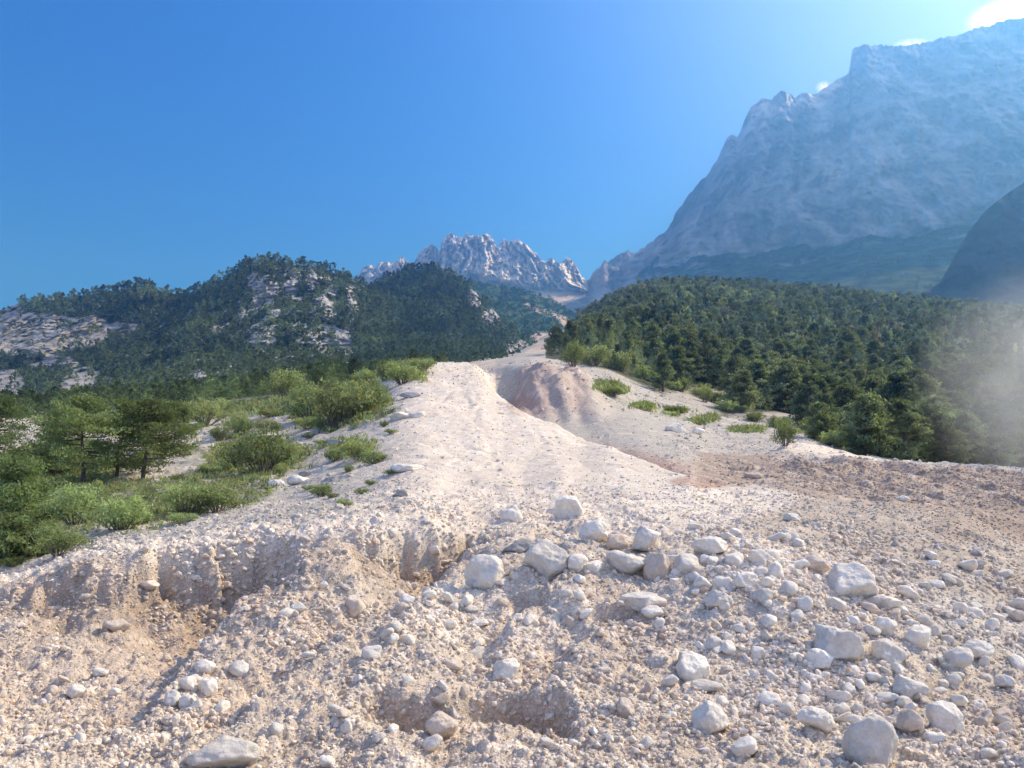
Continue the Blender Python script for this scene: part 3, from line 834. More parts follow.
def mk_noise(bl, s, strata):
    def f(x, y, z, U, V, T, D):
        m = cliff_mask(bl, x, y, z, U, V)
        r = ridged(x / s, y / s, z / (s * 2.2), 5, 2.05, .55)
        d = -(r - .45) * .05 + .012 * fbm(x / 40, y / 40, z / 40, 4)
        if strata:
            q = (z + .30 * x + 9 * fbm(x / 38, y / 120, z / 26, 4)) / 9.0
            d = d + m * .0035 * (np.abs((q % 1) - .5) * 2 - .5) + m * .002 * (np.abs((q * 2.7 % 1) - .5) * 2 - .5) - m * .012 * ridged(x / 16, y / 90, z / 22, 4)
        else:
            d = d - m * .014 * ridged(x / 9, y / 9, z / 40, 3)
        return d * smooth(0, .12, T)
    return f


def mk_col(bl, strata, rock=(.38, .37, .35)):
    def f(x, y, z, U, V, T, D):
        m = cliff_mask(bl, x, y, z, U, V)
        n = fbm(x / 14, y / 14, z / 14, 5)
        mm = smooth(.3, .55, m + .35 * n)[..., None]
        rk = np.array(rock) * (1 + .35 * fbm(x / 10, y / 10, z / 22, 4)[..., None])
        if strata:
            q = (z + .30 * x + 9 * fbm(x / 38, y / 120, z / 26, 4)) / 9.0
            rk = rk * (1 - .45 * smooth(-.3, .3, fbm(x / 20, y / 80, z / 12, 3))[..., None] * 1.2 * smooth(.5, .95, np.abs((q % 1) - .5) * 2)[..., None]) * (1 - .2 * smooth(.6, .9, np.abs((q * 2.7 % 1) - .5) * 2)[..., None])
        veg = np.array([.045, .062, .03]) * (1 + .5 * n[..., None])
        return rk * mm + veg * (1 - mm)
    return f


L1_SKY = [(-700, 380, 900), (-200, 325, 900), (-60, 316, 880), (0, 310, 850), (20, 303, 850), (68, 298, 840), (90, 295, 830), (113, 291, 820), (137, 285, 810), (160, 290, 810), (175, 294, 820), (190, 300, 830), (240, 320, 840)]
L1_MID = [(-700, 390, 600), (0, 375, 600), (60, 372, 600), (137, 372, 600), (240, 375, 600)]
L1_BASE = [(-700, 420, 330), (0, 425, 330), (240, 412, 330)]
L1 = ridge_layer('cliff_hill', -700, 240, 560, 200, L1_BASE, L1_MID, L1_SKY, .3, mk_noise(L1_BL, 120, True), mk_col(L1_BL, True, (.34, .33, .315)), M_hill, jag=1)
L2_SKY = [(90, 360, 800), (130, 330, 800), (160, 308, 790), (181, 302, 780), (191, 295, 770), (219, 282, 760), (239, 268, 750), (252, 263, 745), (267, 261, 740), (294, 264, 740), (321, 269, 740), (345, 277, 750), (358, 284, 760), (371, 292, 770), (400, 305, 790), (460, 340, 800)]
L2_MID = [(90, 385, 560), (200, 352, 560), (267, 350, 560), (345, 350, 570), (460, 365, 580)]
L2_BASE = [(90, 412, 280), (200, 405, 270), (345, 395, 260), (460, 380, 260)]
L2 = ridge_layer('wooded_hill', 90, 460, 460, 240, L2_BASE, L2_MID, L2_SKY, .35, mk_noise(L2_BL, 90, False), mk_col(L2_BL, False), M_hill, jag=1)
L3_SKY = [(330, 340, 1000), (360, 300, 980), (371, 291, 960), (385, 280, 950), (398, 275, 940), (410, 271, 930), (419, 270, 920), (432, 270, 910), (446, 273, 900), (456, 278, 890), (467, 286, 880), (476, 293, 860), (484, 302, 850), (496, 312, 830), (508, 326, 800), (521, 339, 780), (532, 346, 760), (548, 356, 740)]
L3_MID = [(330, 360, 640), (400, 338, 640), (446, 335, 640), (490, 342, 620), (548, 360, 600)]
L3_BASE = [(330, 388, 300), (430, 374, 290), (500, 368, 280), (548, 365, 280)]
L3 = ridge_layer('dark_wooded_hill', 330, 548, 330, 200, L3_BASE, L3_MID, L3_SKY, .35, mk_noise(L3_BL, 90, False), mk_col(L3_BL, False), M_hill, jag=1)

exec_parts = True
# ------------------------------------------------------------------ VEGETATION
def leaf_tris(centers, size, elong, rng, up=0.0):
    """one thin triangle per centre, random direction"""
    n = len(centers)
    d = rng.normal(size=(n, 3)); d[:, 2] += up; d /= np.linalg.norm(d, axis=1, keepdims=True)
    e = rng.normal(size=(n, 3)); e -= (e * d).sum(1, keepdims=True) * d; e /= np.linalg.norm(e, axis=1, keepdims=True)
    s = size * rng.uniform(.6, 1.4, (n, 1))
    a = centers - d * s * .5 - e * s * elong * .5
    b = centers - d * s * .5 + e * s * elong * .5
    c = centers + d * s * .5
    V = np.stack([a, b, c], 1).reshape(-1, 3)
    return V, np.arange(3 * n).reshape(-1, 3)


def tubes(segs, sides=5):
    """segs: (p0, p1, r0, r1)"""
    Vs = []; Fs = []; o = 0
    for p0, p1, r0, r1 in segs:
        p0 = np.array(p0, float); p1 = np.array(p1, float)
        d = p1 - p0; d /= (np.linalg.norm(d) + 1e-9)
        a = np.cross(d, [0.3, .9, .1]); a /= np.linalg.norm(a); b = np.cross(d, a)
        th = np.arange(sides) * 2 * np.pi / sides
        ring = np.cos(th)[:, None] * a + np.sin(th)[:, None] * b
        Vs += [p0 + ring * r0, p1 + ring * r1]
        k = np.arange(sides); k2 = (k + 1) % sides
        Fs.append(np.stack([o + k, o + k2, o + sides + k2, o + sides + k], 1)); o += 2 * sides
    return np.concatenate(Vs), np.concatenate(Fs)


def pine_parts(H, R, seed, nbr=60, per=34, lsize=.2, h0=.12, shape=1.3, clumps=3, droop=.15, lean=.0, elong=.34):
    rng = np.random.default_rng(seed)
    segs = []; pts = [np.array([0, 0, 0.])]
    nseg = 6; off = np.zeros(2)
    for i in range(1, nseg + 1):
        off = off + rng.normal(size=2) * .02 * H + np.array([lean, 0]) * H / nseg
        pts.append(np.array([off[0], off[1], H * .95 * i / nseg]))
    r0 = H * .022 + .02
    for i in range(nseg):
        segs.append((pts[i] - ([0, 0, .4] if i == 0 else [0, 0, 0]), pts[i + 1], r0 * (1 - i / nseg) + .008, r0 * (1 - (i + 1) / nseg) + .008))

    def axis(h):
        t = np.clip(h / (H * .95) * nseg, 0, nseg - 1e-3); i = int(t); return pts[i] * (1 - (t - i)) + pts[i + 1] * (t - i)
    cen = []; sh = []
    side = rng.uniform(.75, 1.2, 8)
    for b in range(nbr):
        q = rng.uniform(0, 1) ** .85
        h = H * (h0 + (1 - h0) * q)
        az = rng.uniform(0, 2 * np.pi)
        prof = (1 - q ** shape) ** .75 * (.55 + .45 * min(1, q * 4)) + .06
        L = R * prof * rng.uniform(.6, 1.12) * side[int(az / (2 * np.pi) * 8) % 8]
        rise = ((.35 + .4 * q) * rng.uniform(.4, 1.1) - droop) * min(L, .25 * H)
        p0 = axis(h * .97); p1 = p0 + np.array([math.cos(az) * L, math.sin(az) * L, rise])
        mid = (p0 + p1) / 2 - np.array([0, 0, .08 * L])
        segs.append((p0, mid, .012 + .012 * L, .008 + .006 * L)); segs.append((mid, p1, .008 + .006 * L, .004))
        for c in range(clumps):
            f = 1 - c * .27 * rng.uniform(.8, 1.2)
            pc = p0 + (p1 - p0) * f + rng.normal(size=3) * .05 * R
            rr = R * .19 * rng.uniform(.6, 1.25)
            k = int(per * rng.uniform(.6, 1.3))
            dd = rng.normal(size=(k, 3)); dd /= np.linalg.norm(dd, axis=1, keepdims=True)
            pos = pc + dd * rng.uniform(.2, 1, (k, 1)) ** .5 * rr * np.array([1.25, 1.25, .6])
            cen.append(pos)
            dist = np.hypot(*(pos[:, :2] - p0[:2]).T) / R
            sh.append(.62 + .55 * np.clip(dist, 0, 1) + .18 * rng.uniform(-1, 1) + .1 * rng.normal(size=k))  # inner crown shade painted in: leaves darken towards the trunk
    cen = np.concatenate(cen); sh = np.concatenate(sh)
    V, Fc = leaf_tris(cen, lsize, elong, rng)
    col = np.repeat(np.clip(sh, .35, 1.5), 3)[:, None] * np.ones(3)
    TV, TF = tubes(segs, 5)
    return V, Fc, col, TV, TF


def shrub_parts(H, R, seed, stems=14, per=90, lsize=.09, elong=.5):
    rng = np.random.default_rng(seed)
    segs = []; cen = []; sh = []
    for s in range(stems):
        az = rng.uniform(0, 2 * np.pi); L = rng.uniform(.2, 1) ** .7
        tip = np.array([math.cos(az) * R * L, math.sin(az) * R * L, H * (1.05 - .55 * L ** 2) * rng.uniform(.65, 1.05)])
        p0 = np.array([math.cos(az), math.sin(az), 0]) * .06 * R - [0, 0, .15]
        m = tip * np.array([.55, .55, .5])
        segs += [(p0, m, .018 * H + .004, .012 * H + .003), (m, tip, .012 * H + .003, .003)]
        for c in range(3):
            f = 1 - .22 * c
            pc = m + (tip - m) * f if c < 2 else m * 1.1
            rr = .30 * R * rng.uniform(.6, 1.2)
            k = int(per * rng.uniform(.5, 1.2) / 3 * (1 if c < 2 else .8))
            dd = rng.normal(size=(k, 3)); dd /= np.linalg.norm(dd, axis=1, keepdims=True)
            pos = pc + dd * rng.uniform(.1, 1, (k, 1)) ** .45 * rr * np.array([1, 1, .75])
            pos[:, 2] = np.maximum(pos[:, 2], .02)
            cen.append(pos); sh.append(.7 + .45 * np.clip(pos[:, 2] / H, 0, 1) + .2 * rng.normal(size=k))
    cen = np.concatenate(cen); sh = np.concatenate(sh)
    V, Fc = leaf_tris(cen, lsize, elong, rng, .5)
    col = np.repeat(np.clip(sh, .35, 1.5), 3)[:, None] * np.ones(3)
    TV, TF = tubes(segs, 4)
    return V, Fc, col, TV, TF


def mat_bark(name, col):
    T = NT(name); geo = T.n('ShaderNodeNewGeometry')
    rgb = T.n('ShaderNodeRGB'); rgb.outputs[0].default_value = (*col, 1)
    c = noise_mul(T, rgb.outputs[0], 14, .6, 1.4, geo.outputs['Position'])
    bs = T.n('ShaderNodeBsdfPrincipled', i_Roughness=.95); T.l(c, bs.inputs['Base Color'])
    T.l(bs.outputs[0], T.out.inputs[0]); return T.m


M_bark = mat_bark('pine_bark', (.10, .078, .06)); M_twig = mat_bark('grey_twig', (.16, .14, .115))
M_needle = mat_leaf('pine_needles', (.19, .225, .13), .45)
M_needle_lt = mat_leaf('yellow_green_pine_needles', (.22, .27, .125), .48)  # lighter yellow-green needle colour of the left pines
M_shrub = mat_leaf('shrub_leaves', (.29, .335, .165), .45, .3)
M_wood = mat_leaf('far_wood_needles', (1, 1, 1), .28, use_attr=True, noise_scale=.02)
M_grass = mat_leaf('grass_blades', (1, 1, 1), .4, use_attr=True, noise_scale=1.5)


def make_tree(name, meshes, loc, rz, scale, label, cat, group, parts):
    r = bpy.data.objects.new(name, None); C.objects.link(r); r.empty_display_size = .3
    r.location = loc; r.rotation_euler = (0, 0, rz); r.scale = scale
    tag(r, label, cat, group)
    for pn, me in zip(parts, meshes):
        o = bpy.data.objects.new(pn, me); C.objects.link(o); o.parent = r
    return r


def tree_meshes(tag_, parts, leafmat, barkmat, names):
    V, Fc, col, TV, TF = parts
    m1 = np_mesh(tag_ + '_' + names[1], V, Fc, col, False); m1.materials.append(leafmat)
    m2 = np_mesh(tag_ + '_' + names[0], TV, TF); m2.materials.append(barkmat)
    return (m2, m1)


# --- individual left trees:  u, v base, height px, crown half width px, label
LEFT_TREES = [
    (84, 486, 94, 34, 0, 'spreading dark green pine with bent trunk, tallest of the clump on the left scree'),
    (142, 480, 84, 30, 0, 'slim-trunked pine at the right of the left clump, its bare lower trunk over pale rubble'),
    (116, 476, 78, 28, 1, 'bushy pine in the middle of the left clump with foliage hiding its trunk'),
    (52, 478, 66, 26, 1, 'low bushy pine on the left side of the clump on the scree'),
    (172, 456, 56, 24, 1, 'yellow-green young pine standing just behind the left clump'),
    (-4, 486, 92, 34, 0, 'dark pine cut by the left edge of the view'),
    (16, 530, 70, 38, 1, 'wide low green pine at the left edge above the gravel lip'),
    (14, 560, 44, 34, 1, 'small rounded green pine lowest at the left edge of the terrace'),
]
for i, (u, v, hp, wp, lt, lab) in enumerate(LEFT_TREES):
    P, r, c = ground_hit(max(u, -55), v)
    if u < -55: pass
    d = P[1]; H = hp * d / F * .95; R = wp * d / F * 1.35
    parts = pine_parts(H, R, 100 + i, nbr=66, per=50, lsize=.13 * (d / 35) ** .5, h0=.16 if not lt else .05, shape=2.0, clumps=3, droop=.1, lean=.05 if i % 2 else -.06, elong=.42)
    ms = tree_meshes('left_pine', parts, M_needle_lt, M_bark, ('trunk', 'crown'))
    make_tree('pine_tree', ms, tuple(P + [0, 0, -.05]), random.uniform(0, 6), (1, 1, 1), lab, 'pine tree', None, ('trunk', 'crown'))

# --- shrubs
SHR = [tree_meshes('shrub', shrub_parts(1.0, .85, 300 + i, 22, 150, .085, .5), M_shrub, M_twig, ('stem', 'foliage')) for i in range(5)]
SHRUBS = [  # u, v base, height px, half width px, label or None
    (338, 428, 48, 42, 'largest round green bush on the left terrace beside the white debris ridge'),
    (310, 420, 34, 26, 'rounded bush joined to the left flank of the largest bush'),
    (372, 412, 32, 22, 'feathery bush on the right flank of the largest bush'),
    (262, 474, 42, 34, 'broad bright green bush in the centre of the grey scree terrace'),
    (238, 468, 30, 18, 'small bush touching the left side of the central terrace bush'),
    (186, 515, 34, 28, 'light green bush just above the scarp lip on the left'),
    (218, 512, 26, 24, 'low bush right of the light green bush above the scarp lip'),
    (120, 530, 34, 30, 'ragged green bush below the left pine clump'),
    (75, 525, 36, 30, 'dense green bush under the spreading pine'),
    (58, 556, 28, 26, 'low twiggy bush close to the left end of the gravel lip'),
    (360, 460, 20, 20, 'small bush at the right side of the terrace under the debris ridge'),
    (374, 464, 14, 16, 'dull flat bush lowest on the right side of the terrace'),
    (205, 425, 26, 24, 'yellowish bush behind the clearing of pale rubble'),
    (285, 398, 26, 24, 'pale green bush at the foot of the wooded hill'),
    (402, 384, 22, 22, 'green bush at the upper left of the white debris ridge'),
    (424, 370, 12, 14, 'small bush at the top left of the white debris ridge'),
    (785, 446, 26, 13, 'upright grey-green bush at the forest edge on the right scree'),
    (612, 396, 8, 14, 'low green tuft bush under the forest tip on the grey scree'),
    (642, 409, 8, 12, 'isolated low cushion bush on the grey scree right of the channel'),
    (674, 413, 8, 14, 'isolated low cushion bush nearer the pale boulder on the right scree'),
    (594, 366, 22, 20, 'bright green bush at the top of the reddish channel bank'),
    (574, 366, 24, 12, 'narrow light green bush at the head of the channel bank'),
    (620, 372, 22, 18, 'pale green bush right of the bright bush on the channel bank'),
]
FILL = []
rr = np.random.default_rng(55)
for k in range(34):   # terrace bushes without a name of their own
    a = rr.integers(0, 8)
    bx = [(30, 545, 60, 18), (130, 515, 70, 14), (230, 500, 60, 12), (200, 455, 70, 16), (300, 440, 50, 14), (240, 410, 110, 8), (60, 500, 60, 20), (350, 395, 60, 10)][a]
    FILL.append((bx[0] + rr.normal() * bx[2] * .6, bx[1] + rr.normal() * bx[3] * .6, rr.uniform(8, 20), rr.uniform(9, 19)))
for k in range(26):   # sparse tufts on the open rubble
    FILL.append((rr.uniform(130, 400), rr.uniform(425, 505), rr.uniform(4, 9), rr.uniform(5, 10)))
for k in range(46):   # forest fringe
    u = rr.uniform(640, 860); vv = np.interp(u, [640, 690, 740, 800, 860], [384, 402, 424, 441, 457])
    FILL.append((u, vv + rr.uniform(-14, -3), rr.uniform(7, 16), rr.uniform(6, 12)))
for i, s in enumerate(SHRUBS + FILL):
    u, v, hp, wp = s[:4]
    if v < 362 or u < -55: continue
    P, r, c = ground_hit(u, v)
    d = P[1]
    if d < 13.8 or d > 200: continue
    Hh = hp * d / F; Rr = wp * d / F / .85
    lab = s[4] if len(s) > 4 else ('low green bush among the grey rubble of the left terrace' if u < 480 else 'low green bush along the forest edge above the right scree')
    make_tree('shrub', SHR[i % 5], tuple(P + [0, 0, -.03]), random.uniform(0, 6), (Rr, Rr, Hh), lab, 'bush',
              None if len(s) > 4 else ('bushes scattered on the left terrace' if u < 480 else 'bushes along the right forest edge'), ('stem', 'foliage'))

# --- grass tufts and herbs on the terrace: stuff
sel = np.argwhere((gmask > .25) & (DG < 110) & (UG > -120) & (UG < 860) & VIS)
area_w = (DG ** 2)[sel[:, 0], sel[:, 1]] * gmask[sel[:, 0], sel[:, 1]]
pick = sel[RNG.choice(len(sel), 11000, p=area_w ** .55 / (area_w ** .55).sum())]
bp_ = np.stack([X[pick[:, 0], pick[:, 1]], Y[pick[:, 0], pick[:, 1]], Z[pick[:, 0], pick[:, 1]]], 1)
bd = bp_[:, 1:2]
cen = np.repeat(bp_, 7, 0) + RNG.normal(size=(len(bp_) * 7, 3)) * np.repeat(.0045 * bd, 7, 0) * [1, 1, .2]
szz = np.repeat(.006 * bd * RNG.uniform(.6, 1.6, bd.shape), 7, 0)
cen[:, 2] += szz[:, 0] * .4
V, Fc = leaf_tris(cen, szz, .3, RNG, 1.6)
gc = np.repeat(np.repeat(np.array([.27, .30, .15]) * RNG.uniform(.6, 1.4, (len(bp_), 1)) * (1 + RNG.normal(size=(len(bp_), 3)) * .07), 7, 0), 3, 0)
o = link('grass', np_mesh('grass', V, Fc, gc, False), M_grass); tag(o, 'short green grass and herbs growing through the grey scree', 'grass', kind='stuff')

# --- forest on the right
PINES = []
for i in range(6):
    PINES.append(tree_meshes('pine', pine_parts(1.0, .36 + .05 * (i % 3), 500 + i, nbr=64, per=30, lsize=.052, h0=.08, shape=.95 + .35 * (i % 3), clumps=3, elong=.5), M_needle, M_bark, ('trunk', 'crown')))
cell = 4.3
gx, gy = np.meshgrid(np.arange(-60, 640, cell), np.arange(46, 640, cell))
tx = (gx + RNG.uniform(-.5, .5, gx.shape) * cell * 1.1).ravel(); ty = (gy + RNG.uniform(-.5, .5, gx.shape) * cell * 1.1).ravel()
tu = 512 + F * tx / (ty * 1.02)
ok = (tu > 545) & (tu < 1300); tx, ty, tu = tx[ok], ty[ok], tu[ok]
tz, tr, tc = ground_z_vec(tx, ty)
fm = fm2[tr, tc]
ok = (fm > .5) & (RNG.uniform(size=len(tx)) < .88 - .7 * smooth(.22, .4, fbm(tx / 22, ty / 30, 8, 3)))
# valley scree stays open
ok &= ~((tu < 578) & (ty > 190) & (tu > 533)) & (ty > 47) & ~((tu < 588) & (ty < 150))
tx, ty, tz, tu, tr, tc = tx[ok], ty[ok], tz[ok], tu[ok], tr[ok], tc[ok]
rimd = np.interp(tu, EDGE_U, EDGE_D)
small = (1 - .22 * smooth(90, 70, ty)) * (1 - .5 * smooth(680, 620, tu) * smooth(230, 130, ty))
th = small * (4.2 + 2.4 * smooth(0, 60, ty - rimd) + 1.3 * smooth(100, 400, ty)) * RNG.uniform(.5, 1.35, len(tx)) * (1 + .25 * fbm(tx / 30, ty / 30, 3, 3))
thp = th / ty * F
_, tv = world_to_pix(tx, ty, tz)
inview = (tu > -10) & (tu < 1040)
order = np.argsort(-np.where(inview, thp, 0))
ind = order[:292]; rest = order[292:]
for q in ind:
    s = th[q]; wd_ = random.uniform(.8, 1.2)
    zone = 'front' if ty[q] - rimd[q] < 14 else 'deep'
    lab = 'bushy green pine in the front rows of the forest along the right scree edge' if zone == 'front' else 'dark green pine within the forest slope behind the front rows'
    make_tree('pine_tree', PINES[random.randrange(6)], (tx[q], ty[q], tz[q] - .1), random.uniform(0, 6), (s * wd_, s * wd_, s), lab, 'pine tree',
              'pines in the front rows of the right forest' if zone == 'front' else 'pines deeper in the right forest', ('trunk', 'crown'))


def far_tree_template(seed, ntri, shape=1.25, R=.33):
    rng = np.random.default_rng(seed)
    nb = max(10, ntri // 9); cen = []; sh = []
    for b in range(nb):
        q = rng.uniform(0, 1) ** .8; az = rng.uniform(0, 6.283)
        L = R * ((1 - q) ** .85 * (.6 + .4 * min(1, q * 5)) + .04) * shape * rng.uniform(.5, 1.1)
        pc = np.array([math.cos(az) * L, math.sin(az) * L, .1 + .9 * q])
        k = ntri // nb
        cen.append(pc + rng.normal(size=(k, 3)) * [.055, .055, .035]); sh.append(np.full(k, .65 + .5 * min(1, L / R + .2 * q) + .12 * rng.normal()))  # crown shade in the tint: inner clumps darker, outer ones lighter
    cen = np.concatenate(cen); sh = np.concatenate(sh)
    V, Fc = leaf_tris(cen, .16 if ntri < 200 else .085, .6, rng)
    return V.astype(np.float32), np.repeat(sh, 3)


def merged_wood(name, px, py, pz, hh, ntri, seed, colf, label, spread=(.66, 1.02)):
    rng = np.random.default_rng(seed)
    temps = [far_tree_template(seed * 10 + k, ntri, 1.1 + .35 * (k % 3), .30 + .05 * (k % 4)) for k in range(6)]
    which = rng.integers(0, 6, len(px)); Vs = []; Cs = []
    for k in range(6):
        ii = np.where(which == k)[0]
        if len(ii) == 0: continue
        tv_, ts = temps[k]
        a = rng.uniform(0, 6.283, len(ii)); ca, sa = np.cos(a)[:, None], np.sin(a)[:, None]
        h = hh[ii][:, None]; wv = h * rng.uniform(*spread, (len(ii), 1))
        xx = (tv_[:, 0] * ca - tv_[:, 1] * sa) * wv + px[ii][:, None]
        yy = (tv_[:, 0] * sa + tv_[:, 1] * ca) * wv + py[ii][:, None]
        zz = tv_[:, 2] * h + pz[ii][:, None]
        Vs.append(np.stack([xx, yy, zz], -1).reshape(-1, 3).astype(np.float32))
        cc = colf(ii, rng)                                   # (n,3)
        Cs.append((cc[:, None, :] * np.clip(ts, .3, 1.5)[None, :, None]).reshape(-1, 3).astype(np.float32))
    V = np.concatenate(Vs); Cc = np.concatenate(Cs)
    me = np_mesh(name, V, np.arange(len(V)).reshape(-1, 3), Cc, False)
    o = link(name, me, M_wood); tag(o, label, 'forest', kind='stuff')
    return o


def col_right(ii, rng):
    c = np.array([.185, .22, .135]) * rng.uniform(.5, 1.55, (len(ii), 1))
    yel = rng.uniform(size=(len(ii), 1)) < .1
    dead = rng.uniform(size=(len(ii), 1)) < .05
    return np.where(dead, c * [1.5, 1.15, 1.3], np.where(yel, c * [1.5, 1.4, 1.0], c))


mid_i = rest[(ty[rest] < 210)]; far_i = rest[(ty[rest] >= 210) & (tv[rest] < 480)]
print('forest', len(mid_i), len(far_i))
merged_wood('forest', tx[mid_i], ty[mid_i], tz[mid_i] - .2, th[mid_i], 700, 21, col_right, 'dense green pine forest on the slope behind the nearest trees on the right')
merged_wood('far_forest', tx[far_i], ty[far_i], tz[far_i] - .3, th[far_i] * 1.05, 130, 22, col_right, 'far dark pine forest climbing to the foot of the great rock wall')


rl = np.random.default_rng(77)
lu = rl.uniform(-150, 445, 1500); ly = rl.uniform(118, 300, 1500) ** 1.0; lx = (lu - 512) / F * ly * 1.02
lz, lr, lc = ground_z_vec(lx, ly)
lh = rl.uniform(2.2, 5.0, 1500) * (1 - .45 * smooth(340, 440, lu))
merged_wood('forest', lx, ly, lz - .3, lh, 400, 25, lambda ii, rng: np.array([.12, .155, .075]) * rng.uniform(.5, 1.7, (len(ii), 1)), 'dark pine wood at the foot of the left hills behind the green terrace')


def hill_wood(name, L, n, seed, hpx, bl, colr, label, vmax, u0=-120, u1=1100, w_h=(.7, 1.1)):
    rng = np.random.default_rng(seed)
    m = cliff_mask(bl, L['x'], L['y'], L['z'], L['U'], L['V'])
    nn = fbm(L['x'] / 14, L['y'] / 14, L['z'] / 14, 5)
    k = (m + .35 * nn < .42) | (rng.uniform(size=m.shape) < .10)
    k &= (L['V'] < vmax) & (L['U'] > u0) & (L['U'] < u1)
    dv = np.abs(np.gradient(L['V'], axis=0)); wgt = np.where(k, dv + .02 + .6 * (L['T'] > .985), 0).ravel(); wgt /= wgt.sum()
    idx = rng.choice(m.size, n, p=wgt)
    px, py, pz, dd = (L[q].ravel()[idx] for q in ('x', 'y', 'z', 'D'))
    px = px + rng.normal(size=n) * 2; 
    hh = hpx * rng.uniform(.6, 1.3, n) * dd / F

    def cf(ii, rng2):
        g_ = fbm(px[ii] / 60, py[ii] / 60, pz[ii] / 60, 3)[:, None]
        return np.array(colr) * rng2.uniform(.5, 1.6, (len(ii), 1)) * (1 + .5 * g_)
    merged_wood(name, px, py, pz - hh * .12, hh, 90, seed, cf, label, w_h)


hill_wood('cliff_hill_wood', L1, 3900, 31, 8.5, L1_BL, (.15, .19, .095), 'dark wood on the hill with the layered cliff at the far left', 420)
hill_wood('wooded_hill_wood', L2, 4700, 32, 9.5, L2_BL, (.15, .19, .095), 'dark wood with grey crags on the rounded hill left of the peaks', 408)
hill_wood('dark_hill_wood', L3, 3500, 33, 8.5, L3_BL, (.11, .145, .075), 'very dark wood on the hill directly below the jagged peaks', 375)
LW['V'] = np.where(LW['V'] > poly(M2_MID, LW['U']) - 6 + 22 * fbm(LW['x'] / 130, LW['y'] / 200, LW['z'] / 130, 4), LW['V'], 999)
hill_wood('wall_foot_wood', LW, 3600, 35, 4.6, [], (.07, .105, .055), 'hazy dark wood on the lower slopes of the great rock wall', 330, 640, 1000, (.9, 1.3))
hill_wood('slope_scrub', L4, 2600, 34, 3.2, [(575, 327, 14, 6, .9), (552, 343, 20, 9, .9)], (.055, .095, .035), 'low green scrub on the slope under the jagged peaks', 352, 440, 600, (1.4, 2.2))
# ------------------------------------------------------------------ STONES
def ico(sub):
    bm = bmesh.new(); bmesh.ops.create_icosphere(bm, subdivisions=sub, radius=1)
    V = np.array([v.co[:] for v in bm.verts]); Fc = np.array([[v.index for v in f.verts] for f in bm.faces]); bm.free()
    return V, Fc


ICO = {k: ico(k) for k in (1, 2, 3, 4, 5)}


def rock_shape(sub, seed, planes=13, sharp=9., rough=.05, flat=.8, elong=1.25):
    rng = np.random.default_rng(seed)
    V, Fc = ICO[sub]
    n = rng.normal(size=(planes, 3)); n /= np.linalg.norm(n, axis=1, keepdims=True)
    dd = rng.uniform(.55, 1.0, planes)
    q = np.clip(V @ n.T, 1e-3, None) / dd
    r = 1.0 / (np.sum(np.concatenate([q, np.full((len(V), 1), .93)], 1) ** sharp, 1) ** (1 / sharp))
    P = V * r[:, None]
    if rough > 0:
        s = rng.uniform(0, 50)
        P = P * (1 + rough * fbm(P[:, 0] * 1.8 + s, P[:, 1] * 1.8, P[:, 2] * 1.8, 4)[:, None] * 1.6)
    P = P * np.array([elong, 1.0 / elong ** .3, flat]) / .9
    return P, Fc


M_white = mat_stone('white_limestone', (.90, .825, .69)); M_tan = mat_stone('tan_limestone', (.72, .60, .47)); M_greyrock = mat_stone('grey_limestone', (.43, .415, .39))
MS = {'w': M_white, 't': M_tan, 'g': M_greyrock}

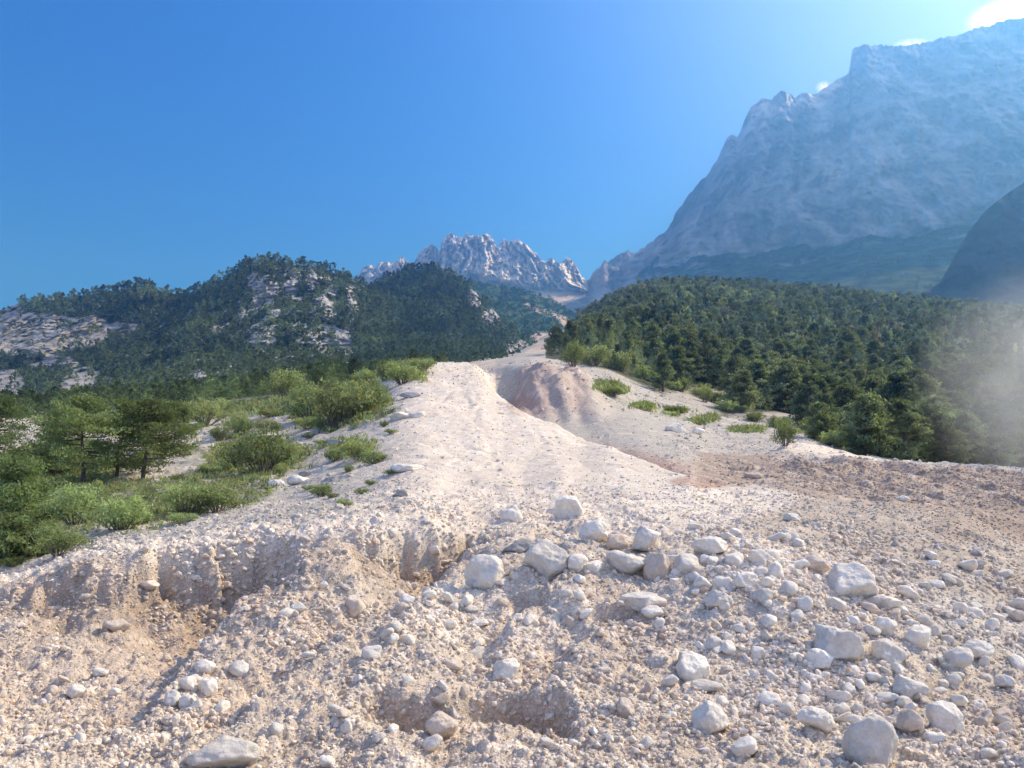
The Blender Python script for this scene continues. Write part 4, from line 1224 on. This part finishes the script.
BOULDERS = [  # u, v centre, w px, h px, tone, label
    (486, 570, 40, 34, 'w', 'rounded pale boulder with brownish lower side at the left end of the boulder row'),
    (549, 559, 44, 40, 'w', 'large round white boulder standing tall in the middle of the boulder row'),
    (571, 507, 34, 26, 'w', 'rearmost round boulder, alone above the boulder row'),
    (595, 531, 28, 25, 'w', 'angular boulder leaning left, just below the rearmost boulder'),
    (616, 544, 22, 18, 't', 'small tan boulder squeezed behind the flat-topped white one'),
    (649, 540, 28, 28, 'w', 'round boulder at the upper right of the boulder row'),
    (628, 563, 46, 26, 'w', 'broad low flat-topped boulder in the right half of the row'),
    (658, 567, 25, 30, 't', 'upright tan boulder closing the right end of the row'),
    (577, 564, 20, 20, 'w', 'small white boulder touching the right side of the large round one'),
    (594, 568, 26, 15, 'w', 'low wedge-shaped boulder between the large round one and the flat-topped one'),
    (512, 513, 23, 18, 'w', 'small round pale boulder left of the rearmost boulder'),
    (520, 546, 34, 18, 'g', 'dull grey flat slab behind the large round boulder'),
    (479, 586, 14, 9, 'w', 'tiny white stone under the brownish-sided boulder'),
    (505, 669, 26, 21, 'w', 'bright white pointed stone alone on the central gravel'),
    (452, 664, 19, 13, 't', 'brownish stone left of the bright pointed stone on the central gravel'),
    (355, 606, 19, 20, 't', 'upright tan stone casting a long shadow left of centre'),
    (644, 600, 42, 18, 'w', 'long flat pale slab overhanging a small hollow below the boulder row'),
    (652, 611, 22, 12, 'w', 'small stone tucked against the front of the flat overhanging slab'),
    (687, 564, 24, 20, 'w', 'block at the left foot of the white rubble mound'),
    (711, 549, 32, 20, 'w', 'flat-topped block crowning the left side of the white rubble mound'),
    (745, 581, 28, 18, 'w', 'smooth oval stone low on the white rubble mound'),
    (766, 597, 22, 16, 'w', 'oval stone below the smooth oval one on the rubble mound'),
    (719, 599, 26, 19, 'w', 'wedge stone at the bottom of the rubble mound casting a dark shadow'),
    (735, 560, 24, 18, 'w', 'cubic stone in the heart of the rubble mound'),
    (759, 556, 22, 16, 'w', 'stone near the top right of the rubble mound'),
    (700, 572, 18, 14, 't', 'tan stone low on the left of the rubble mound'),
    (852, 580, 46, 42, 'w', 'biggest white boulder on the right gravel slope, tall and angular'),
    (816, 566, 36, 20, 't', 'tan boulder tucked behind the biggest white boulder'),
    (836, 605, 20, 14, 'w', 'white stone right under the biggest boulder'),
    (837, 646, 46, 34, 'w', 'elongated boulder leaning down to the right below the biggest boulder'),
    (822, 663, 28, 20, 'w', 'smaller boulder under the left end of the leaning elongated boulder'),
    (888, 602, 30, 16, 'w', 'flat oval stone right of the biggest white boulder'),
    (885, 630, 24, 18, 'w', 'rounded stone above the block with a shaded front on the right'),
    (891, 651, 30, 24, 'w', 'block with a shaded front on the right slope'),
    (920, 637, 28, 24, 'w', 'rounded boulder with cream underside at the right'),
    (912, 686, 32, 28, 'w', 'tilted slab half buried in the right gravel'),
    (961, 658, 24, 18, 'w', 'left one of two touching stones at the right edge gravel'),
    (979, 649, 30, 17, 'w', 'right one of two touching stones at the right edge gravel'),
    (1006, 684, 16, 13, 'w', 'small pale stone near the right border'),
    (1019, 617, 16, 12, 't', 'small tan stone cut by the right border'),
    (695, 667, 30, 32, 'w', 'upright white block on a cluster of stones right of the central gravel'),
    (686, 656, 16, 18, 'w', 'stone leaning on the left of the upright white block'),
    (706, 688, 30, 14, 'w', 'flat stone under the upright white block'),
    (714, 643, 20, 14, 'w', 'small stone above the upright white block'),
    (709, 720, 36, 34, 'w', 'five-sided white boulder below the cluster of the upright block'),
    (745, 747, 24, 17, 'w', 'oval white stone near the bottom right of the five-sided boulder'),
    (818, 720, 32, 22, 'w', 'rounded white boulder left of the great bottom boulder'),
    (876, 742, 46, 56, 'w', 'great upright boulder at the bottom right with a flat left face'),
    (948, 720, 32, 34, 'w', 'leaning pale slab right of the great bottom boulder'),
    (912, 725, 22, 24, 't', 'tan-footed stone between the great bottom boulder and the leaning pale slab'),
    (788, 709, 14, 13, 'w', 'small upright stone between two rounded boulders near the bottom'),
    (625, 709, 20, 20, 't', 'brownish stone half buried right of the bottom hollows'),
    (441, 726, 32, 26, 't', 'rounded buff boulder sitting between the two bottom hollows'),
    (221, 752, 66, 36, 'w', 'wide flat pale slab at the bottom left'),
    (204, 667, 19, 13, 'w', 'top stone of the small white pile left of centre'),
    (206, 687, 19, 17, 'w', 'right stone of the small white pile left of centre'),
    (187, 684, 16, 14, 'w', 'middle stone of the small white pile left of centre'),
    (186, 702, 15, 15, 'w', 'bottom stone of the small white pile left of centre'),
    (172, 698, 16, 15, 'w', 'left stone of the small white pile left of centre'),
    (116, 624, 24, 14, 't', 'tan stone on the left slope throwing a shadow to its left'),
    (150, 588, 18, 9, 't', 'brown flat stone under the left scarp'),
    (75, 692, 15, 14, 'w', 'white stone on the far left gravel'),
    (298, 609, 16, 11, 'w', 'white stone on the slope right of the gravel rib'),
    (371, 651, 17, 15, 'w', 'white round stone left of the brownish stone'),
    (240, 669, 20, 15, 'w', 'white stone right of the small white pile'),
    (402, 415, 26, 10, 'w', 'flat pale block on the left flank of the white debris ridge'),
    (418, 414, 16, 8, 'w', 'smaller block right against the flat pale block on the debris ridge'),
    (408, 467, 34, 10, 'w', 'bright white slab low on the left flank of the debris ridge'),
    (410, 395, 20, 7, 'g', 'grey jagged block highest on the left flank of the debris ridge'),
    (676, 427, 20, 15, 'w', 'big pale boulder on the grey scree below the right forest'),
    (698, 431, 14, 8, 'w', 'flat stone right beside the big pale boulder of the grey scree'),
    (297, 480, 22, 11, 'w', 'pale angular rock in front of the central terrace bush'),
    (304, 474, 14, 8, 'g', 'dark grey rock behind the pale angular rock on the terrace'),
    (337, 441, 22, 9, 'g', 'dark grey ledge rock under the largest bush'),
    (275, 483, 16, 8, 'w', 'small pale rock left of the pale angular rock on the terrace'),
    (400, 493, 14, 10, 'g', 'grey stone below the bright white slab'),
    (903, 498, 14, 7, 'w', 'pale stone on the brow of the brown field at the right'),
    (792, 517, 15, 8, 'w', 'pale stone on the beige slope behind the rubble mound'),
    (696, 527, 16, 8, 'w', 'light stone behind the left side of the rubble mound'),
    (753, 475, 20, 9, 't', 'pinkish rock lump on the brown band right of the white lobe'),
]
placed = []
for i, (u, v, wp, hp, tn, lab) in enumerate(BOULDERS):
    P, r, c = ground_hit(min(u, 1080), v + hp * .38)
    d = P[1]
    px = d / F
    W = wp * px * .5 * 1.12; Hh = hp * px * .5 * 1.12
    Vv, Fc = rock_shape(5 if wp > 24 else 4, 900 + i, planes=8 + i % 5, sharp=30 + (i % 3) * 10, rough=.13, flat=1, elong=1)
    nn_ = np.linalg.norm(Vv, axis=1, keepdims=True)
    Vv = Vv * (1 + .035 * ridged(Vv[:, 0] * 2.2 + i, Vv[:, 1] * 2.2, Vv[:, 2] * 2.2, 4)[:, None])
    mx_ = np.abs(Vv).max(0); Vv = Vv / mx_
    rot = Euler((0, 0, 0)).to_matrix()
    depth = (W + Hh) * .5
    Vv = Vv * [W, depth, Hh]
    if 'lean' in lab:
        a_ = math.radians(28 if 'elongated' in lab else 16); ca, sa = math.cos(a_), math.sin(a_)
        Vv = np.stack([Vv[:, 0] * ca + Vv[:, 2] * sa, Vv[:, 1], -Vv[:, 0] * sa + Vv[:, 2] * ca], 1)
    me = np_mesh('boulder', Vv, Fc)
    z0 = P[2] + Hh * .62
    o = link('boulder', me, MS[tn], loc=(P[0], P[1] + depth * .25, z0 - Hh * .2))
    tag(o, lab, 'boulder' if wp >= 20 else 'stone')
    if wp < 20: o.name = 'stone'
    placed.append((u, v, wp))

# scattered stones of the foreground: the ones that show largest as individuals
RM = []
for k in range(10):
    Vv, Fc = rock_shape(3, 2000 + k, planes=8 + k % 4, sharp=45, rough=.13, flat=.78, elong=1.25)
    RM.append((Vv, Fc))
meshes_w = []; 
for k in range(10):
    for key in ('w', 't'):
        me = np_mesh('loose_stone', RM[k][0], RM[k][1]); me.materials.append(MS[key]); meshes_w.append(me)

ZONES = [  # u, v, ru, rv, weight, size factor
    (800, 600, 110, 60, 3.0, 1.15), (735, 570, 62, 24, 9.0, 1.3), (870, 700, 110, 60, 2.6, 1.1), (700, 690, 60, 60, 1.6, 1), (560, 575, 120, 18, 1.6, 1),
    (205, 688, 40, 26, 2.2, .9), (330, 600, 60, 40, .5, .9), (500, 640, 120, 80, 1.2, .9), (960, 640, 70, 80, 1.6, 1), (250, 640, 60, 40, .4, .9), (620, 740, 200, 30, 1.0, 1), (420, 620, 70, 40, 1, .9),
    (380, 500, 60, 20, .8, .8), (60, 700, 90, 60, .6, .9), (330, 730, 120, 40, .8, 1),
]
zw = np.array([z[4] * z[2] * z[3] for z in ZONES]); zw /= zw.sum()
rs = np.random.default_rng(91)
cnt = 0
while cnt < 222:
    z = ZONES[rs.choice(len(ZONES), p=zw)]
    u = z[0] + rs.normal() * z[2] * .6; v = z[1] + rs.normal() * z[3] * .6
    if not (-20 < u < 1045 and 505 < v < 775): continue
    s = min(rs.lognormal(math.log(9.5), .28), 17) * z[5]
    if s < 8.5: s = 8.5 + rs.uniform(0, 2)
    P, r, c = ground_hit(u, v)
    if P[1] > 26: continue
    if any(abs(u - b[0]) < b[2] * .5 and abs(v - b[1]) < b[2] * .4 for b in placed): continue
    placed.append((u, v, s))
    rad = s * .5 * P[1] / F
    right = u > 670
    tn = 0 if (rs.uniform() < (.9 if right else .7)) else 1
    o = link('stone', meshes_w[rs.integers(0, 10) * 2 + tn], loc=(P[0], P[1], P[2] + rad * .2))
    o.scale = (rad * rs.uniform(.85, 1.2), rad * rs.uniform(.85, 1.2), rad * rs.uniform(.8, 1.15)); o.rotation_euler = (rs.normal() * .35, rs.normal() * .35, rs.uniform(0, 6.28))
    tag(o, 'small loose pale stone among the gravel of the right rubble slope' if right else 'small loose pale stone among the gravel of the left and central slope', 'stone',
        'loose stones on the right rubble slope' if right else 'loose stones on the left and central slope')
    cnt += 1

# gravel: countless smaller stones, one object each
def gravel(name, n, dmin, dmax, smin, smax, sub, seed, label, weight, alpha=1.9, sink=.36, mixb=.6):
    rng = np.random.default_rng(seed)
    okc = (DG > dmin) & (DG < dmax) & (UG > -150) & (UG < 1180) & (weight > 0)
    du = np.gradient(U_ROWS)[None, :] * np.ones_like(DG); dd_ = np.gradient(D_ROWS)[:, None] * np.ones_like(DG)
    # weight: uniform in picture-like density so far stones are not wasted
    pa = np.clip(np.abs(np.gradient(VP, axis=0)), .05, 9)
    wgt = np.where(okc, du * pa * weight * np.where(VIS, 1, .05), 0).ravel(); wgt /= wgt.sum()
    idx = rng.choice(wgt.size, n, p=wgt)
    P = np.stack([X.ravel()[idx], Y.ravel()[idx], Z.ravel()[idx]], 1)
    P[:, 0] += rng.uniform(-.5, .5, n) * P[:, 1] / F * 1.3
    s = (smin ** -alpha + rng.uniform(size=n) * (smax ** -alpha - smin ** -alpha)) ** (-1 / alpha)      # px size, power law
    rad = s * .5 * P[:, 1] / F
    base_c = tint.reshape(-1, 3)[idx]
    cc = base_c * mixb + WHITE * (1.09 - mixb) * rng.uniform(.82, 1.12, (n, 1)) * [1, .97, .90]; warm = rng.uniform(size=(n, 1)) < .15
    cc = np.where(warm, cc * [.95, .85, .75], cc)
    Vs = []; Fs = []; Cs = []; o_ = 0
    temps = [rock_shape(sub, seed * 7 + k, planes=8, sharp=12, rough=.0, flat=.72, elong=1.3) for k in range(8)]
    wh = rng.integers(0, 8, n)
    for k in range(8):
        ii = np.where(wh == k)[0]; tv_, tf = temps[k]
        q = rng.normal(size=(len(ii), 4)); q[:, 1:3] *= .35; q /= np.linalg.norm(q, axis=1, keepdims=True)
        w_, a_, b_, c_ = q.T
        R = np.stack([1 - 2 * (b_ * b_ + c_ * c_), 2 * (a_ * b_ - c_ * w_), 2 * (a_ * c_ + b_ * w_), 2 * (a_ * b_ + c_ * w_), 1 - 2 * (a_ * a_ + c_ * c_), 2 * (b_ * c_ - a_ * w_),
                      2 * (a_ * c_ - b_ * w_), 2 * (b_ * c_ + a_ * w_), 1 - 2 * (a_ * a_ + b_ * b_)], 1).reshape(-1, 3, 3)
        pts = np.einsum('nij,vj->nvi', R, tv_ ) * rad[ii][:, None, None] + P[ii][:, None, :]
        pts[..., 2] += rad[ii][:, None] * (.5 - sink)
        m = len(tv_)
        Vs.append(pts.reshape(-1, 3).astype(np.float32)); Fs.append((tf[None] + (np.arange(len(ii)) * m)[:, None, None] + o_).reshape(-1, 3)); o_ += m * len(ii)
        Cs.append(np.repeat(cc[ii], m, 0).astype(np.float32))
    CC_ = np.concatenate(Cs); CC_ = CC_ * np.minimum(1, .8 / CC_.max(1, keepdims=True))
    me = np_mesh(name, np.concatenate(Vs), np.concatenate(Fs), CC_, False)
    o = link(name, me, M_gravel); tag(o, label, 'gravel', kind='stuff')


M_gravel = mat_ground('gravel_stones', 22.0, .008)
W0 = (1 - .8 * np.clip(gmask + fm2, 0, 1)) * smooth(-.35, .35, fbm(X / 1.5, Y / 1.5, 71, 3)) ** 1.3 + .12
W0 = W0 * (1 - .55 * cleft) * (1 + 1.8 * smooth(1.3, .3, ((UG - 800) / 170) ** 2 + ((VG - 640) / 120) ** 2) + 2.2 * smooth(1.2, .4, ((UG - 745) / 80) ** 2 + ((VG - 572) / 34) ** 2) * 1.6 + 1.5 * smooth(1.2, .4, ((UG - 210) / 40) ** 2 + ((VG - 690) / 35) ** 2))
gravel('gravel', 15000, 4.0, 16, 3.0, 8.6, 2, 41, 'coarse white and buff gravel covering the foreground', W0 ** 1.4, 2.3)
gravel('fine_gravel', 60000, 4.0, 22, 1.5, 3.6, 1, 42, 'fine buff gravel between the stones of the foreground', W0 * .6 + .3, 1.9, .42, .75)
gravel('scree', 26000, 15, 110, 1.1, 6.0, 1, 43, 'pale scree stones strewn over the slopes behind the foreground', (W0 * .7 + .2 + 1.2 * br) * (1 - .7 * lobe) * (1 - .9 * fmask * (1 - cl)) , 2.8, .45, .85)

# ------------------------------------------------------------------ AIR: haze, dust, clouds
def box_mesh(name, lo, hi):
    bm = bmesh.new(); bmesh.ops.create_cube(bm, size=1)
    for vtx in bm.verts:
        for k in range(3): vtx.co[k] = lo[k] if vtx.co[k] < 0 else hi[k]
    me = bpy.data.meshes.new(name); bm.to_mesh(me); bm.free(); return me


T = NT('mountain_haze')
vs = T.n('ShaderNodeVolumeScatter', i_Density=3.1e-4, i_Anisotropy=.72); vs.inputs['Color'].default_value = (.17, .47, 1, 1)
T.l(vs.outputs[0], T.out.inputs['Volume'])
HAZE = True
if HAZE:
    o = link('haze', box_mesh('haze', (-6000, -400, -40), (6000, 5000, 1500)), T.m); tag(o, 'thin blue summer haze filling the valley', 'haze', kind='stuff')


def puff(name, mat_name, loc, rad, dens, nscale, thr, col, emis, label, kind, cat, aniso=.3, soft=.13):
    Vv, Fc = ICO[4]
    s = fbm(Vv[:, 0] * 1.7 + loc[0], Vv[:, 1] * 1.7, Vv[:, 2] * 1.7, 4)
    Vv = Vv * (1 + .3 * s[:, None])
    me = np_mesh(name, Vv, Fc)
    T = NT(mat_name)
    tc = T.n('ShaderNodeTexCoord')
    ln = T.n('ShaderNodeVectorMath', operation='LENGTH'); T.l(tc.outputs['Object'], ln.inputs[0])
    nz = T.n('ShaderNodeTexNoise', i_Scale=nscale, i_Detail=6, i_Roughness=.6); T.l(tc.outputs['Object'], nz.inputs['Vector'])
    fall = T.n('ShaderNodeMapRange', interpolation_type='SMOOTHSTEP'); fall.inputs['From Min'].default_value = 1.0; fall.inputs['From Max'].default_value = .1
    T.l(ln.outputs['Value'], fall.inputs['Value'])
    nr_ = T.n('ShaderNodeMapRange'); nr_.inputs['From Min'].default_value = thr; nr_.inputs['From Max'].default_value = thr + soft
    T.l(nz.outputs['Fac'], nr_.inputs['Value'])
    m1 = T.n('ShaderNodeMath', operation='MULTIPLY'); T.l(fall.outputs[0], m1.inputs[0]); T.l(nr_.outputs[0], m1.inputs[1])
    m2 = T.n('ShaderNodeMath', operation='MULTIPLY'); T.l(m1.outputs[0], m2.inputs[0]); m2.inputs[1].default_value = dens
    pv = T.n('ShaderNodeVolumePrincipled', i_Anisotropy=aniso); pv.inputs['Color'].default_value = (*col, 1)
    T.l(m2.outputs[0], pv.inputs['Density'])
    if emis > 0:  # added self-glow stands in for sunlight scattered inside the cloud
        m3 = T.n('ShaderNodeMath', operation='MULTIPLY'); T.l(m2.outputs[0], m3.inputs[0]); m3.inputs[1].default_value = emis
        T.l(m3.outputs[0], pv.inputs['Emission Strength'])
    T.l(pv.outputs[0], T.out.inputs['Volume'])
    o = link(name, me, T.m, loc=loc); o.scale = rad
    tag(o, label, cat, kind=kind)
    return o


x, y, z = pix_to_world(1045, 388, 43.0)
puff('dust', 'drifting_dust', (x + 1.2, y, z), (9.5, 4.0, 8.0), .30, 2.4, .32, (.92, .96, 1.0), .0, 'pale dust drifting in front of the forest at the right edge', 'stuff', 'dust', .3, .3)
x, y, z = pix_to_world(1000, 22, 2150)
puff('cloud', 'bright_cloud', (x + 70, y, z - 5), (190, 90, 90), .06, 3.2, .36, (1, 1, 1), .6, 'bright white cloud breaking over the top of the rock wall at the upper right corner', None, 'cloud', .2)
x, y, z = pix_to_world(912, 46, 2300)
puff('cloud', 'small_cloud', (x, y, z), (75, 40, 22), .04, 3.0, .40, (1, 1, 1), .45, 'thin sliver of white cloud on the crest left of the bright corner cloud', None, 'cloud', .2)
x, y, z = pix_to_world(824, 88, 2450)
puff('cloud', 'tiny_cloud', (x, y, z), (34, 20, 30), .05, 3.0, .38, (1, 1, 1), .45, 'tiny white cloud tuft in the notch of the crest', None, 'cloud', .2)
